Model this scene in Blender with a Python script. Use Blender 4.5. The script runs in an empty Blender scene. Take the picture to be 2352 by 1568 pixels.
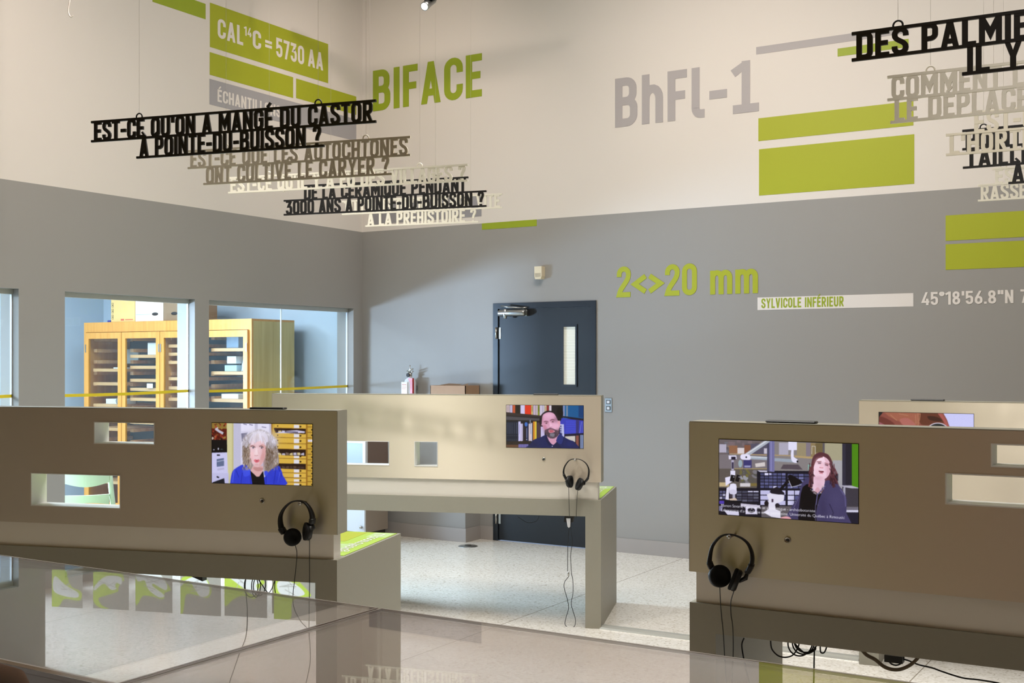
import bpy, math, random
import numpy as np
from math import sin, cos, pi, radians
from mathutils import Vector
random.seed(7)
S = bpy.context.scene
COL = S.collection

# ------------------------------------------------------------------ camera
F = 2682.0                 # focal length in pixels of the 2352 px wide frame
HX, HY = 1176.0, 827.0     # principal column, horizon row
EYE = 1.6
TH = radians(31.5)
CT, ST = cos(TH), sin(TH)
cd = bpy.data.cameras.new('camera')
cam = bpy.data.objects.new('camera', cd); COL.objects.link(cam)
cam.location = (0, 0, EYE); cam.rotation_euler = (radians(90), 0, TH)
cd.sensor_width = 36; cd.lens = 36 * F / 2352
cd.shift_y = (HY - 784.0) / 2352
cd.clip_start = 0.05
S.camera = cam

# ------------------------------------------------------------------ world, exposure
w = bpy.data.worlds.new('world'); S.world = w; w.use_nodes = True
w.node_tree.nodes['Background'].inputs[0].default_value = (0.55, 0.7, 1, 1)
w.node_tree.nodes['Background'].inputs[1].default_value = 0.4
S.view_settings.view_transform = 'Standard'; S.view_settings.look = 'None'
S.view_settings.gamma = 1; S.view_settings.exposure = 0
S.view_settings.use_curve_mapping = False
cy = S.cycles
cy.use_denoising = True
cy.max_bounces = 8; cy.diffuse_bounces = 4; cy.glossy_bounces = 4
cy.transmission_bounces = 6; cy.transparent_max_bounces = 12
cy.caustics_reflective = False; cy.caustics_refractive = False
cy.sample_clamp_indirect = 4

# room dimensions (m): X along the back wall, Y away along the left wall
XL, YB = -7.06, 8.78       # left wall face, back wall face
XR, YF, ZC = 4.2, -4.0, 5.6
WT = 0.20                  # left wall thickness
LABX, LABY0, LABY1, LABZ = -10.66, 1.2, 8.70, 2.9
ZBAND = 2.825              # where white paint meets grey paint

def light(name, kind, loc, aim, power, color, **k):
    l = bpy.data.lights.new(name, kind)
    l.energy = power; l.color = color
    for a, b in k.items(): setattr(l, a, b)
    o = bpy.data.objects.new(name, l); COL.objects.link(o)
    o.location = loc
    d = Vector(aim) - Vector(loc)
    o.rotation_euler = d.to_track_quat('-Z', 'Y').to_euler()
    return o
WARM = (1.0, 0.84, 0.74); COOL = (0.68, 0.84, 1.0); SKY = (0.52, 0.71, 1.0); NEUT = (1.0, 0.965, 0.925)
def wash(name, loc, aim, p, size=95, blend=1.0, c=WARM, soft=0.06):
    return light(name, 'SPOT', loc, aim, p, c, spot_size=radians(size), spot_blend=blend, shadow_soft_size=soft)
# track spots washing the walls
wash('wash_left_near', (-4.4, 4.0, 4.9), (-7.06, 3.9, 3.3), 175)
wash('wash_left_mid', (-4.7, 7.2, 4.9), (-7.06, 7.4, 3.6), 28)
wash('wash_corner', (-5.6, 6.6, 4.8), (-6.6, 8.78, 3.6), 75)
wash('wash_back', (-3.3, 6.0, 4.9), (-3.4, 8.78, 2.9), 116)
wash('wash_back_right', (-0.2, 6.0, 4.9), (-0.2, 8.78, 2.9), 66)
wash('wash_right', (1.9, 3.0, 4.9), (4.2, 3.6, 2.6), 40)
# track spots on the tables; floor, sign and front wall spots are added fill
wash('spot_middle', (-4.38, 3.5, 5.0), (-4.5, 5.8, 1.1), 400, 38, c=NEUT, soft=0.35)
wash('floor_fill', (-2.3, 4.8, 5.0), (-2.6, 4.1, 0), 390, 70, c=NEUT)  # added lamp, brightens the near floor
wash('spot_right_back', (-0.85, 3.9, 5.0), (-0.9, 6.2, 1.1), 290, 40, c=NEUT, soft=0.2)
wash('signs_fill_left', (-4.5, 2.3, 5.4), (-4.3, 4.9, 2.5), 280, 36, c=NEUT)  # added lamp, brightens the left sign group from the front
wash('signs_fill_right', (0.3, 1.9, 5.4), (-0.1, 4.3, 2.5), 400, 38, c=NEUT)  # added lamp, brightens the right sign group from the front
wash('front_wall_fill', (-2.2, -1.6, 5.0), (-2.6, -4.0, 1.4), 420, 120)  # added lamp, brightens the unseen wall mirrored in the metal panels
# added area lamps that fill the laboratory, and stand-ins for its daylight
for xx, yy, pw_ in ((-9.6, 3.6, 270), (-9.2, 5.8, 115), (-7.9, 6.9, 62)):
    light('lab_fill_light', 'AREA', (xx, yy, LABZ - 0.05), (xx, yy, 0), pw_, COOL, shape='RECTANGLE', size=1.2, size_y=0.6)  # unseen lamps added to brighten the laboratory
light('lab_daylight_beam', 'AREA', (-10.55, 4.4, 1.2), (-6.0, 8.78, 1.75), 48, SKY, shape='RECTANGLE', size=2.0, size_y=0.45, spread=radians(36))  # stands in for daylight; beam narrowed to reach the back wall past the cabinet
light('lab_floor_fill', 'AREA', (-10.3, 5.3, 2.55), (-4.6, 4.9, 0.0), 230, COOL, shape='RECTANGLE', size=2.6, size_y=0.5, spread=radians(60))  # added lamp, throws window daylight onto the gallery floor
# unseen soft fill lamp, added under the ceiling to lift walls and floor
light('gallery_fill_light', 'AREA', (-2.6, 5.4, ZC - 0.1), (-2.6, 5.4, 0), 205, NEUT, shape='RECTANGLE', size=3.8, size_y=2.2)

# ------------------------------------------------------------------ helpers: points
def dirn(px):
    r = (px - HX) / F
    return CT * r - ST, ST * r + CT
def atd(px, py, d):
    dx, dy = dirn(px)
    return Vector((dx * d, dy * d, EYE + (HY - py) / F * d))
def onX(px, py, X=XL): return atd(px, py, X / dirn(px)[0])
def onY(px, py, Y=YB): return atd(px, py, Y / dirn(px)[1])
def onZ(px, py, z=0.0): return atd(px, py, (EYE - z) * F / (py - HY))
def camw(cx, cyy): return (CT * cx - ST * cyy, ST * cx + CT * cyy)

class Frame:                       # a place with its own axes: x along, y away, z up
    def __init__(s, o, deg):
        s.o = Vector((o[0], o[1], 0)); a = radians(deg); s.a = a
        s.e1 = Vector((cos(a), sin(a), 0)); s.e2 = Vector((-sin(a), cos(a), 0))
    def loc(s, px, py, ly=0.0):    # the point seen at px, py on the plane y = ly
        dx, dy = dirn(px); D = Vector((dx, dy, 0))
        d = (ly + s.o.dot(s.e2)) / D.dot(s.e2)
        p = atd(px, py, d)
        q = Vector((p.x, p.y, 0)) - s.o
        return Vector((q.dot(s.e1), ly, p.z))

# ------------------------------------------------------------------ helpers: materials
def lin(c):
    def f(v):
        v /= 255.0
        return v / 12.92 if v <= 0.04045 else ((v + 0.055) / 1.055) ** 2.4
    return (f(c[0]), f(c[1]), f(c[2]), 1)
def mat(name, col, rough=0.55, metal=0.0, noise=0.0, scale=20.0, **k):
    m = bpy.data.materials.new(name); m.use_nodes = True
    N, L = m.node_tree.nodes, m.node_tree.links
    b = N['Principled BSDF']
    b.inputs['Base Color'].default_value = lin(col)
    b.inputs['Roughness'].default_value = rough; b.inputs['Metallic'].default_value = metal
    for a, v in k.items(): b.inputs[a].default_value = v
    if noise:
        tc = N.new('ShaderNodeTexCoord'); n = N.new('ShaderNodeTexNoise'); n.inputs['Scale'].default_value = scale
        n.inputs['Detail'].default_value = 4
        L.new(tc.outputs['Object'], n.inputs['Vector'])
        r = N.new('ShaderNodeMapRange'); r.inputs[3].default_value = 1 - noise; r.inputs[4].default_value = 1 + noise
        L.new(n.outputs['Fac'], r.inputs[0])
        mx = N.new('ShaderNodeMix'); mx.data_type = 'RGBA'; mx.blend_type = 'MULTIPLY'; mx.inputs[0].default_value = 1
        mx.inputs[6].default_value = lin(col); L.new(r.outputs[0], mx.inputs[7])
        L.new(mx.outputs[2], b.inputs['Base Color'])
    return m
def mat_wall(name, low, high):
    m = mat(name, low, 0.85)
    N, L = m.node_tree.nodes, m.node_tree.links; b = N['Principled BSDF']
    g = N.new('ShaderNodeNewGeometry'); s = N.new('ShaderNodeSeparateXYZ'); L.new(g.outputs['Position'], s.inputs[0])
    t = N.new('ShaderNodeMath'); t.operation = 'GREATER_THAN'; t.inputs[1].default_value = ZBAND; L.new(s.outputs[2], t.inputs[0])
    mx = N.new('ShaderNodeMix'); mx.data_type = 'RGBA'; L.new(t.outputs[0], mx.inputs[0])
    mx.inputs[6].default_value = lin(low); mx.inputs[7].default_value = lin(high)
    L.new(mx.outputs[2], b.inputs['Base Color'])
    n = N.new('ShaderNodeTexNoise'); n.inputs['Scale'].default_value = 160; n.inputs['Detail'].default_value = 2
    L.new(g.outputs['Position'], n.inputs['Vector'])
    bp = N.new('ShaderNodeBump'); bp.inputs['Strength'].default_value = 0.05; bp.inputs['Distance'].default_value = 0.002
    L.new(n.outputs['Fac'], bp.inputs['Height']); L.new(bp.outputs[0], b.inputs['Normal'])
    return m
def mat_floor():
    m = mat('terrazzo', (224, 218, 208), 0.2)
    N, L = m.node_tree.nodes, m.node_tree.links; b = N['Principled BSDF']
    g = N.new('ShaderNodeNewGeometry')
    v = N.new('ShaderNodeTexVoronoi'); v.inputs['Scale'].default_value = 90; L.new(g.outputs['Position'], v.inputs['Vector'])
    cr = N.new('ShaderNodeValToRGB'); cr.color_ramp.interpolation = 'CONSTANT'
    sp = N.new('ShaderNodeSeparateColor'); L.new(v.outputs['Color'], sp.inputs[0]); L.new(sp.outputs[0], cr.inputs[0])
    e = cr.color_ramp.elements
    e[0].position = 0; e[0].color = lin((214, 207, 194)); e[1].position = 0.10; e[1].color = lin((232, 227, 217))
    for p, c in ((0.45, (226, 220, 209)), (0.75, (238, 233, 225)), (0.95, (196, 187, 172))):
        q = e.new(p); q.color = lin(c)
    s = N.new('ShaderNodeSeparateXYZ'); L.new(g.outputs['Position'], s.inputs[0])
    def joint(out, off, period):
        a = N.new('ShaderNodeMath'); a.operation = 'SUBTRACT'; a.inputs[1].default_value = off; L.new(out, a.inputs[0])
        w_ = N.new('ShaderNodeMath'); w_.operation = 'PINGPONG'; w_.inputs[1].default_value = period / 2; L.new(a.outputs[0], w_.inputs[0])
        c = N.new('ShaderNodeMath'); c.operation = 'LESS_THAN'; c.inputs[1].default_value = 0.003; L.new(w_.outputs[0], c.inputs[0])
        return c
    j1 = joint(s.outputs[0], -3.75, 2.4)
    mx = N.new('ShaderNodeMix'); mx.data_type = 'RGBA'; L.new(j1.outputs[0], mx.inputs[0]); L.new(cr.outputs[0], mx.inputs[6])
    mx.inputs[7].default_value = lin((150, 140, 122))
    L.new(mx.outputs[2], b.inputs['Base Color'])
    n = N.new('ShaderNodeTexNoise'); n.inputs['Scale'].default_value = 3; L.new(g.outputs['Position'], n.inputs['Vector'])
    r = N.new('ShaderNodeMapRange'); r.inputs[3].default_value = 0.13; r.inputs[4].default_value = 0.24; L.new(n.outputs['Fac'], r.inputs[0])
    L.new(r.outputs[0], b.inputs['Roughness'])
    return m
def mat_glass(name, tint=(255, 255, 255), f0=0.04, rough=0.0):
    m = bpy.data.materials.new(name); m.use_nodes = True
    N, L = m.node_tree.nodes, m.node_tree.links; N.clear()
    o = N.new('ShaderNodeOutputMaterial'); t = N.new('ShaderNodeBsdfTransparent'); t.inputs[0].default_value = lin(tint)
    g = N.new('ShaderNodeBsdfGlossy'); g.inputs['Roughness'].default_value = rough
    lw = N.new('ShaderNodeLayerWeight'); lw.inputs[0].default_value = 0.5
    p = N.new('ShaderNodeMath'); p.operation = 'POWER'; p.inputs[1].default_value = 5; L.new(lw.outputs['Facing'], p.inputs[0])
    r = N.new('ShaderNodeMapRange'); r.inputs[3].default_value = f0; r.inputs[4].default_value = 1; L.new(p.outputs[0], r.inputs[0])
    mx = N.new('ShaderNodeMixShader'); L.new(r.outputs[0], mx.inputs[0]); L.new(t.outputs[0], mx.inputs[1]); L.new(g.outputs[0], mx.inputs[2])
    L.new(mx.outputs[0], o.inputs[0])
    return m
def mat_brushed(name, col, rough=0.44):
    m = mat(name, col, rough, 0.75)
    N, L = m.node_tree.nodes, m.node_tree.links; b = N['Principled BSDF']
    b.inputs['Anisotropic'].default_value = 0.92
    v = N.new('ShaderNodeVectorTransform'); v.vector_type = 'VECTOR'; v.convert_from = 'OBJECT'; v.convert_to = 'WORLD'
    v.inputs[0].default_value = (0, 0, 1); L.new(v.outputs[0], b.inputs['Tangent'])
    tc = N.new('ShaderNodeTexCoord'); mp = N.new('ShaderNodeMapping'); mp.inputs['Scale'].default_value = (3, 3, 600)
    n = N.new('ShaderNodeTexNoise'); n.inputs['Scale'].default_value = 1; n.inputs['Detail'].default_value = 3
    L.new(tc.outputs['Object'], mp.inputs[0]); L.new(mp.outputs[0], n.inputs['Vector'])
    r = N.new('ShaderNodeMapRange'); r.inputs[3].default_value = rough - 0.05; r.inputs[4].default_value = rough + 0.06
    L.new(n.outputs['Fac'], r.inputs[0]); L.new(r.outputs[0], b.inputs['Roughness'])
    return m
def mat_wood(name, c1, c2, rough=0.4, axis=2, scale=1.0):
    m = mat(name, c1, rough)
    N, L = m.node_tree.nodes, m.node_tree.links; b = N['Principled BSDF']
    tc = N.new('ShaderNodeTexCoord'); mp = N.new('ShaderNodeMapping')
    sc = [26 * scale] * 3; sc[axis] = 1.6 * scale; mp.inputs['Scale'].default_value = sc
    n = N.new('ShaderNodeTexNoise'); n.inputs['Scale'].default_value = 1; n.inputs['Detail'].default_value = 5; n.inputs['Distortion'].default_value = 0.6
    L.new(tc.outputs['Object'], mp.inputs[0]); L.new(mp.outputs[0], n.inputs['Vector'])
    cr = N.new('ShaderNodeValToRGB'); e = cr.color_ramp.elements
    e[0].position = 0.3; e[0].color = lin(c1); e[1].position = 0.7; e[1].color = lin(c2)
    L.new(n.outputs['Fac'], cr.inputs[0]); L.new(cr.outputs[0], b.inputs['Base Color'])
    return m
def mat_picture(name, strength):
    m = bpy.data.materials.new(name); m.use_nodes = True
    N, L = m.node_tree.nodes, m.node_tree.links; b = N['Principled BSDF']
    b.inputs['Base Color'].default_value = (0.01, 0.01, 0.01, 1); b.inputs['Roughness'].default_value = 0.3
    a = N.new('ShaderNodeAttribute'); a.attribute_name = 'Col'
    L.new(a.outputs['Color'], b.inputs['Emission Color']); b.inputs['Emission Strength'].default_value = strength
    return m

M = {}
M['wall'] = mat_wall('wall_paint', (151, 148, 144), (222, 215, 208))
M['lab_wall'] = mat('laboratory_blue_paint', (188, 202, 214), 0.8)
M['ceiling'] = mat('ceiling_paint', (170, 166, 160), 0.9)
M['floor'] = mat_floor()
M['base'] = mat('rubber_baseboard', (160, 153, 148), 0.6)
M['green'] = mat('lime_vinyl', (164, 170, 30), 0.55)
M['olive'] = mat('olive_vinyl', (148, 164, 30), 0.55)
M['greyv'] = mat('grey_vinyl', (172, 166, 166), 0.6)
M['whitev'] = mat('white_vinyl', (226, 219, 213), 0.6)
M['navy'] = mat('navy_door_paint', (9, 12, 17), 0.45)
M['navyf'] = mat('navy_frame_paint', (16, 21, 29), 0.35)
M['chrome'] = mat('satin_metal', (190, 188, 182), 0.28, 1.0)
M['steel'] = mat('brushed_steel', (170, 172, 172), 0.35, 1.0)
M['alu'] = mat('aluminium_profile', (205, 205, 198), 0.4, 0.6)
M['lam'] = mat('grey_laminate', (150, 146, 132), 0.5, 0.0, 0.03, 60)
M['cream'] = mat('cream_laminate', (228, 222, 211), 0.45)
M['brush'] = mat_brushed('champagne_brushed_metal', (212, 202, 184))
M['liner'] = mat('white_liner', (232, 230, 226), 0.35)
M['black'] = mat('black_acrylic', (20, 19, 20), 0.45)
M['whites'] = mat('ivory_acrylic', (240, 234, 218), 0.45)
M['whites_shaded'] = mat('shaded_ivory_acrylic', (216, 207, 188), 0.5)  # ivory acrylic with shade put into its colour
M['blackp'] = mat('black_plastic', (14, 14, 14), 0.42)
M['foam'] = mat('black_foam', (8, 8, 8), 0.9)
M['cable'] = mat('black_cable', (12, 12, 12), 0.5)
M['hose'] = mat('beige_hose', (120, 104, 84), 0.6)
M['glass'] = mat_glass('window_glass', (250, 253, 253))
M['acrylic'] = mat_glass('clear_acrylic', (246, 243, 242), 0.045)
M['acedge'] = mat('acrylic_edge', (222, 212, 206), 0.2, 0.0, Alpha=0.55)
M['wood'] = mat_wood('honey_wood', (206, 138, 56), (222, 160, 78))
M['shelf'] = mat_wood('orange_wood', (206, 150, 96), (224, 176, 124), 0.45, 0)
M['ply'] = mat_wood('plywood_panel', (200, 172, 104), (220, 196, 130), 0.6, 2, 0.7)
M['slate'] = mat('cabinet_interior', (62, 78, 92), 0.6)
M['card'] = mat('cardboard', (170, 136, 108), 0.8, 0, 0.05, 30)
M['cardy'] = mat('yellow_cardboard', (228, 190, 122), 0.8)
M['cardw'] = mat('pale_cardboard', (238, 222, 205), 0.8)
M['cardd'] = mat('dark_cardboard', (138, 112, 86), 0.8)
M['ink'] = mat('black_ink', (45, 42, 42), 0.7)
M['redink'] = mat('red_ink', (205, 90, 70), 0.7)
M['tealink'] = mat('teal_ink', (140, 190, 170), 0.7)
M['white'] = mat('white_plastic', (212, 214, 218), 0.4)
M['paper'] = mat('white_paper', (238, 238, 236), 0.8)
M['wrap'] = mat('bubble_wrap', (214, 226, 236), 0.15, 0, 0.1, 40)
M['bluebag'] = mat('blue_plastic', (70, 130, 190), 0.3)
M['tape'] = mat('yellow_tape', (226, 200, 40), 0.45)
M['pgreen'] = mat('pale_green_lacquer', (206, 222, 190), 0.35)
M['red'] = mat('red_paint', (180, 30, 30), 0.35)
M['beige'] = mat('beige_plastic', (222, 208, 178), 0.5)
M['gprint'] = mat('green_print', (158, 184, 62), 0.6)
M['lprint'] = mat('pale_green_print', (172, 196, 130), 0.5)
def translucent(m, k):
    N, L = m.node_tree.nodes, m.node_tree.links; b = N['Principled BSDF']; o = N['Material Output']
    t = N.new('ShaderNodeBsdfTranslucent'); t.inputs[0].default_value = b.inputs['Base Color'].default_value
    mx = N.new('ShaderNodeMixShader'); mx.inputs[0].default_value = k
    L.new(b.outputs[0], mx.inputs[1]); L.new(t.outputs[0], mx.inputs[2]); L.new(mx.outputs[0], o.inputs[0])
M['film'] = mat('printed_film', (200, 200, 200), 0.6); translucent(M['film'], 0.55)
def film_color(m):
    N, L = m.node_tree.nodes, m.node_tree.links; a = N.new('ShaderNodeAttribute'); a.attribute_name = 'Col'
    for n in N:
        if n.type == 'BSDF_PRINCIPLED': L.new(a.outputs['Color'], n.inputs['Base Color'])
        if n.type == 'BSDF_TRANSLUCENT': L.new(a.outputs['Color'], n.inputs['Color'])
film_color(M['film'])
M['fur'] = mat('brown_fur', (96, 66, 40), 0.9, 0, 0.3, 60)
M['dark'] = mat('dark_base', (66, 62, 56), 0.6)
M['clear'] = mat_glass('clear_plastic', (226, 236, 246), 0.08, 0.1)
M['lens'] = mat('lamp_lens', (255, 250, 240), 0.3)
M['lens'].node_tree.nodes['Principled BSDF'].inputs['Emission Color'].default_value = (1, 0.95, 0.88, 1)
M['lens'].node_tree.nodes['Principled BSDF'].inputs['Emission Strength'].default_value = 6
M['wire'] = mat('thin_steel_wire', (226, 220, 212), 0.4, 0.2)
M['pic'] = mat_picture('screen_pixels', 1.0)
def mat_wired():
    m = mat('wired_glass', (214, 214, 200), 0.3)
    N, L = m.node_tree.nodes, m.node_tree.links; b = N['Principled BSDF']
    tc = N.new('ShaderNodeTexCoord'); sp = N.new('ShaderNodeSeparateXYZ'); L.new(tc.outputs['Object'], sp.inputs[0])
    fs = []
    for i in (0, 2):
        q = N.new('ShaderNodeMath'); q.operation = 'PINGPONG'; q.inputs[1].default_value = 0.0065; L.new(sp.outputs[i], q.inputs[0])
        c = N.new('ShaderNodeMath'); c.operation = 'LESS_THAN'; c.inputs[1].default_value = 0.0011; L.new(q.outputs[0], c.inputs[0]); fs.append(c)
    mx = N.new('ShaderNodeMath'); mx.operation = 'MAXIMUM'; L.new(fs[0].outputs[0], mx.inputs[0]); L.new(fs[1].outputs[0], mx.inputs[1])
    k = N.new('ShaderNodeMix'); k.data_type = 'RGBA'; L.new(mx.outputs[0], k.inputs[0])
    k.inputs[6].default_value = lin((226, 226, 212)); k.inputs[7].default_value = lin((150, 150, 138))
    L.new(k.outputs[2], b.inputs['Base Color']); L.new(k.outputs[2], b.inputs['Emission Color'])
    b.inputs['Emission Strength'].default_value = 0.42  # glow put in for the lit space behind the pane
    return m
M['wired'] = mat_wired()

# ------------------------------------------------------------------ helpers: meshes
class MB:
    def __init__(s): s.v = []; s.f = []; s.c = []; s.smooth = []
    def add(s, vs, fs, col=None, smooth=False):
        n = len(s.v); s.v += [tuple(p) for p in vs]
        for f in fs:
            s.f.append([n + i for i in f]); s.c.append(col); s.smooth.append(smooth)
        return s
    def box(s, x0, x1, y0, y1, z0, z1):
        return s.add([(x0, y0, z0), (x1, y0, z0), (x1, y1, z0), (x0, y1, z0), (x0, y0, z1), (x1, y0, z1), (x1, y1, z1), (x0, y1, z1)],
                     [(3, 2, 1, 0), (4, 5, 6, 7), (0, 1, 5, 4), (1, 2, 6, 5), (2, 3, 7, 6), (3, 0, 4, 7)])
    def bbox(s, x0, x1, y0, y1, z0, z1, b=0.004):        # box with chamfered vertical edges and rims
        P = [(x0 + b, y0), (x1 - b, y0), (x1, y0 + b), (x1, y1 - b), (x1 - b, y1), (x0 + b, y1), (x0, y1 - b), (x0, y0 + b)]
        Q = [(x0 + b, y0 + b), (x1 - b, y0 + b), (x1 - b, y0 + b), (x1 - b, y1 - b), (x1 - b, y1 - b), (x0 + b, y1 - b), (x0 + b, y1 - b), (x0 + b, y0 + b)]
        V = [(*q, z0) for q in Q] + [(*p, z0 + b) for p in P] + [(*p, z1 - b) for p in P] + [(*q, z1) for q in Q]
        fs = [[7, 5, 3, 1], [24 + 0, 24 + 2, 24 + 4, 24 + 6]]
        for k in range(3):
            for i in range(8):
                j = (i + 1) % 8; fs.append([k * 8 + i, k * 8 + j, k * 8 + 8 + j, k * 8 + 8 + i])
        return s.add(V, fs)
    def prism(s, poly, y0, y1, fn=None):                  # poly in (x, z), thickness along y
        fn = fn or (lambda x, y, z: (x, y, z)); n = len(poly)
        V = [fn(p[0], y0, p[1]) for p in poly] + [fn(p[0], y1, p[1]) for p in poly]
        fs = [list(range(n)), list(range(2 * n - 1, n - 1, -1))]
        for i in range(n): fs.append([i, i + n, (i + 1) % n + n, (i + 1) % n])
        return s.add(V, fs)
    def tube(s, pts, r, seg=8, caps=True, sy=1.0):
        pts = [Vector(p) for p in pts]; n = len(pts)
        rs = r if isinstance(r, (list, tuple)) else [r] * n
        up = Vector((0, 1, 0)); V = []; fs = []
        for i, p in enumerate(pts):
            t = (pts[min(i + 1, n - 1)] - pts[max(i - 1, 0)])
            if t.length < 1e-9: t = Vector((0, 0, 1))
            t.normalize()
            a = up - t * up.dot(t)
            if a.length < 0.05: a = Vector((1, 0, 0)) - t * t.x
            a.normalize(); b = t.cross(a)
            for k in range(seg):
                q = 2 * pi * k / seg
                V.append(p + a * (cos(q) * rs[i] * sy) + b * (sin(q) * rs[i]))
        for i in range(n - 1):
            for k in range(seg):
                fs.append([i * seg + k, i * seg + (k + 1) % seg, (i + 1) * seg + (k + 1) % seg, (i + 1) * seg + k])
        if caps: fs += [list(range(seg))[::-1], [(n - 1) * seg + k for k in range(seg)]]
        return s.add(V, fs, None, True)
    def lathe(s, prof, c, axis=(0, 0, 1), seg=24):        # prof: (radius, height along axis)
        ax = Vector(axis).normalized()
        a = Vector((1, 0, 0)) if abs(ax.x) < 0.8 else Vector((0, 0, 1))
        a = (a - ax * a.dot(ax)).normalized(); b = ax.cross(a); c = Vector(c); V = []; fs = []
        for r, h in prof:
            for k in range(seg):
                q = 2 * pi * k / seg; V.append(c + ax * h + (a * cos(q) + b * sin(q)) * max(r, 1e-5))
        for i in range(len(prof) - 1):
            for k in range(seg): fs.append([i * seg + k, i * seg + (k + 1) % seg, (i + 1) * seg + (k + 1) % seg, (i + 1) * seg + k])
        fs += [list(range(seg))[::-1], [(len(prof) - 1) * seg + k for k in range(seg)]]
        return s.add(V, fs, None, True)
    def holes(s, x0, x1, z0, z1, y0, y1, hs):              # slab with rectangular openings
        xs = sorted({x0, x1, *[h[0] for h in hs], *[h[1] for h in hs]}); zs = sorted({z0, z1, *[h[2] for h in hs], *[h[3] for h in hs]})
        xs = [x for x in xs if x0 - 1e-9 <= x <= x1 + 1e-9]; zs = [z for z in zs if z0 - 1e-9 <= z <= z1 + 1e-9]
        def solid(i, j):
            if i < 0 or j < 0 or i >= len(xs) - 1 or j >= len(zs) - 1: return False
            cx, cz = (xs[i] + xs[i + 1]) / 2, (zs[j] + zs[j + 1]) / 2
            return not any(h[0] < cx < h[1] and h[2] < cz < h[3] for h in hs)
        for i in range(len(xs) - 1):
            for j in range(len(zs) - 1):
                if not solid(i, j): continue
                a, b, c, d = xs[i], xs[i + 1], zs[j], zs[j + 1]
                s.add([(a, y0, c), (b, y0, c), (b, y0, d), (a, y0, d)], [(0, 1, 2, 3)])
                s.add([(a, y1, c), (b, y1, c), (b, y1, d), (a, y1, d)], [(3, 2, 1, 0)])
                if not solid(i - 1, j): s.add([(a, y0, c), (a, y0, d), (a, y1, d), (a, y1, c)], [(0, 1, 2, 3)])
                if not solid(i + 1, j): s.add([(b, y0, c), (b, y0, d), (b, y1, d), (b, y1, c)], [(3, 2, 1, 0)])
                if not solid(i, j - 1): s.add([(a, y0, c), (b, y0, c), (b, y1, c), (a, y1, c)], [(3, 2, 1, 0)])
                if not solid(i, j + 1): s.add([(a, y0, d), (b, y0, d), (b, y1, d), (a, y1, d)], [(0, 1, 2, 3)])
        return s
    def build(s, name, m, parent=None, fn=None):
        me = bpy.data.meshes.new(name)
        V = [fn(*p) for p in s.v] if fn else s.v
        me.from_pydata([tuple(p) for p in V], [], s.f)
        me.materials.append(m)
        me.polygons.foreach_set('use_smooth', s.smooth)
        if any(c is not None for c in s.c):
            at = me.attributes.new('Col', 'FLOAT_COLOR', 'FACE')
            for i, c in enumerate(s.c): at.data[i].color = c or (0, 0, 0, 1)
        me.validate(); me.update()
        o = bpy.data.objects.new(name, me); COL.objects.link(o)
        if parent: o.parent = parent
        return o
def tag(o, label, cat, group=None, kind=None):
    o['label'] = label; o['category'] = cat
    if group: o['group'] = group
    if kind: o['kind'] = kind
    return o
def struct(o): o['kind'] = 'structure'; return o
def empty(name, loc=(0, 0, 0), rz=0.0, label=None, cat=None, group=None):
    o = bpy.data.objects.new(name, None); COL.objects.link(o); o.location = loc; o.rotation_euler = (0, 0, rz)
    o.empty_display_size = 0.1
    if label: tag(o, label, cat, group)
    return o
def smooth_pts(P, k=6, closed=False):
    P = [Vector(p) for p in P]; n = len(P); out = []
    rng = range(n) if closed else range(n - 1)
    for i in rng:
        if closed: a, b, c, d = P[(i - 1) % n], P[i], P[(i + 1) % n], P[(i + 2) % n]
        else: a, b, c, d = P[max(i - 1, 0)], P[i], P[i + 1], P[min(i + 2, n - 1)]
        for j in range(k):
            t = j / k
            out.append(0.5 * ((2 * b) + (c - a) * t + (2 * a - 5 * b + 4 * c - d) * t * t + (3 * b - a - 3 * c + d) * t ** 3))
    if not closed: out.append(P[-1])
    return out

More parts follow.
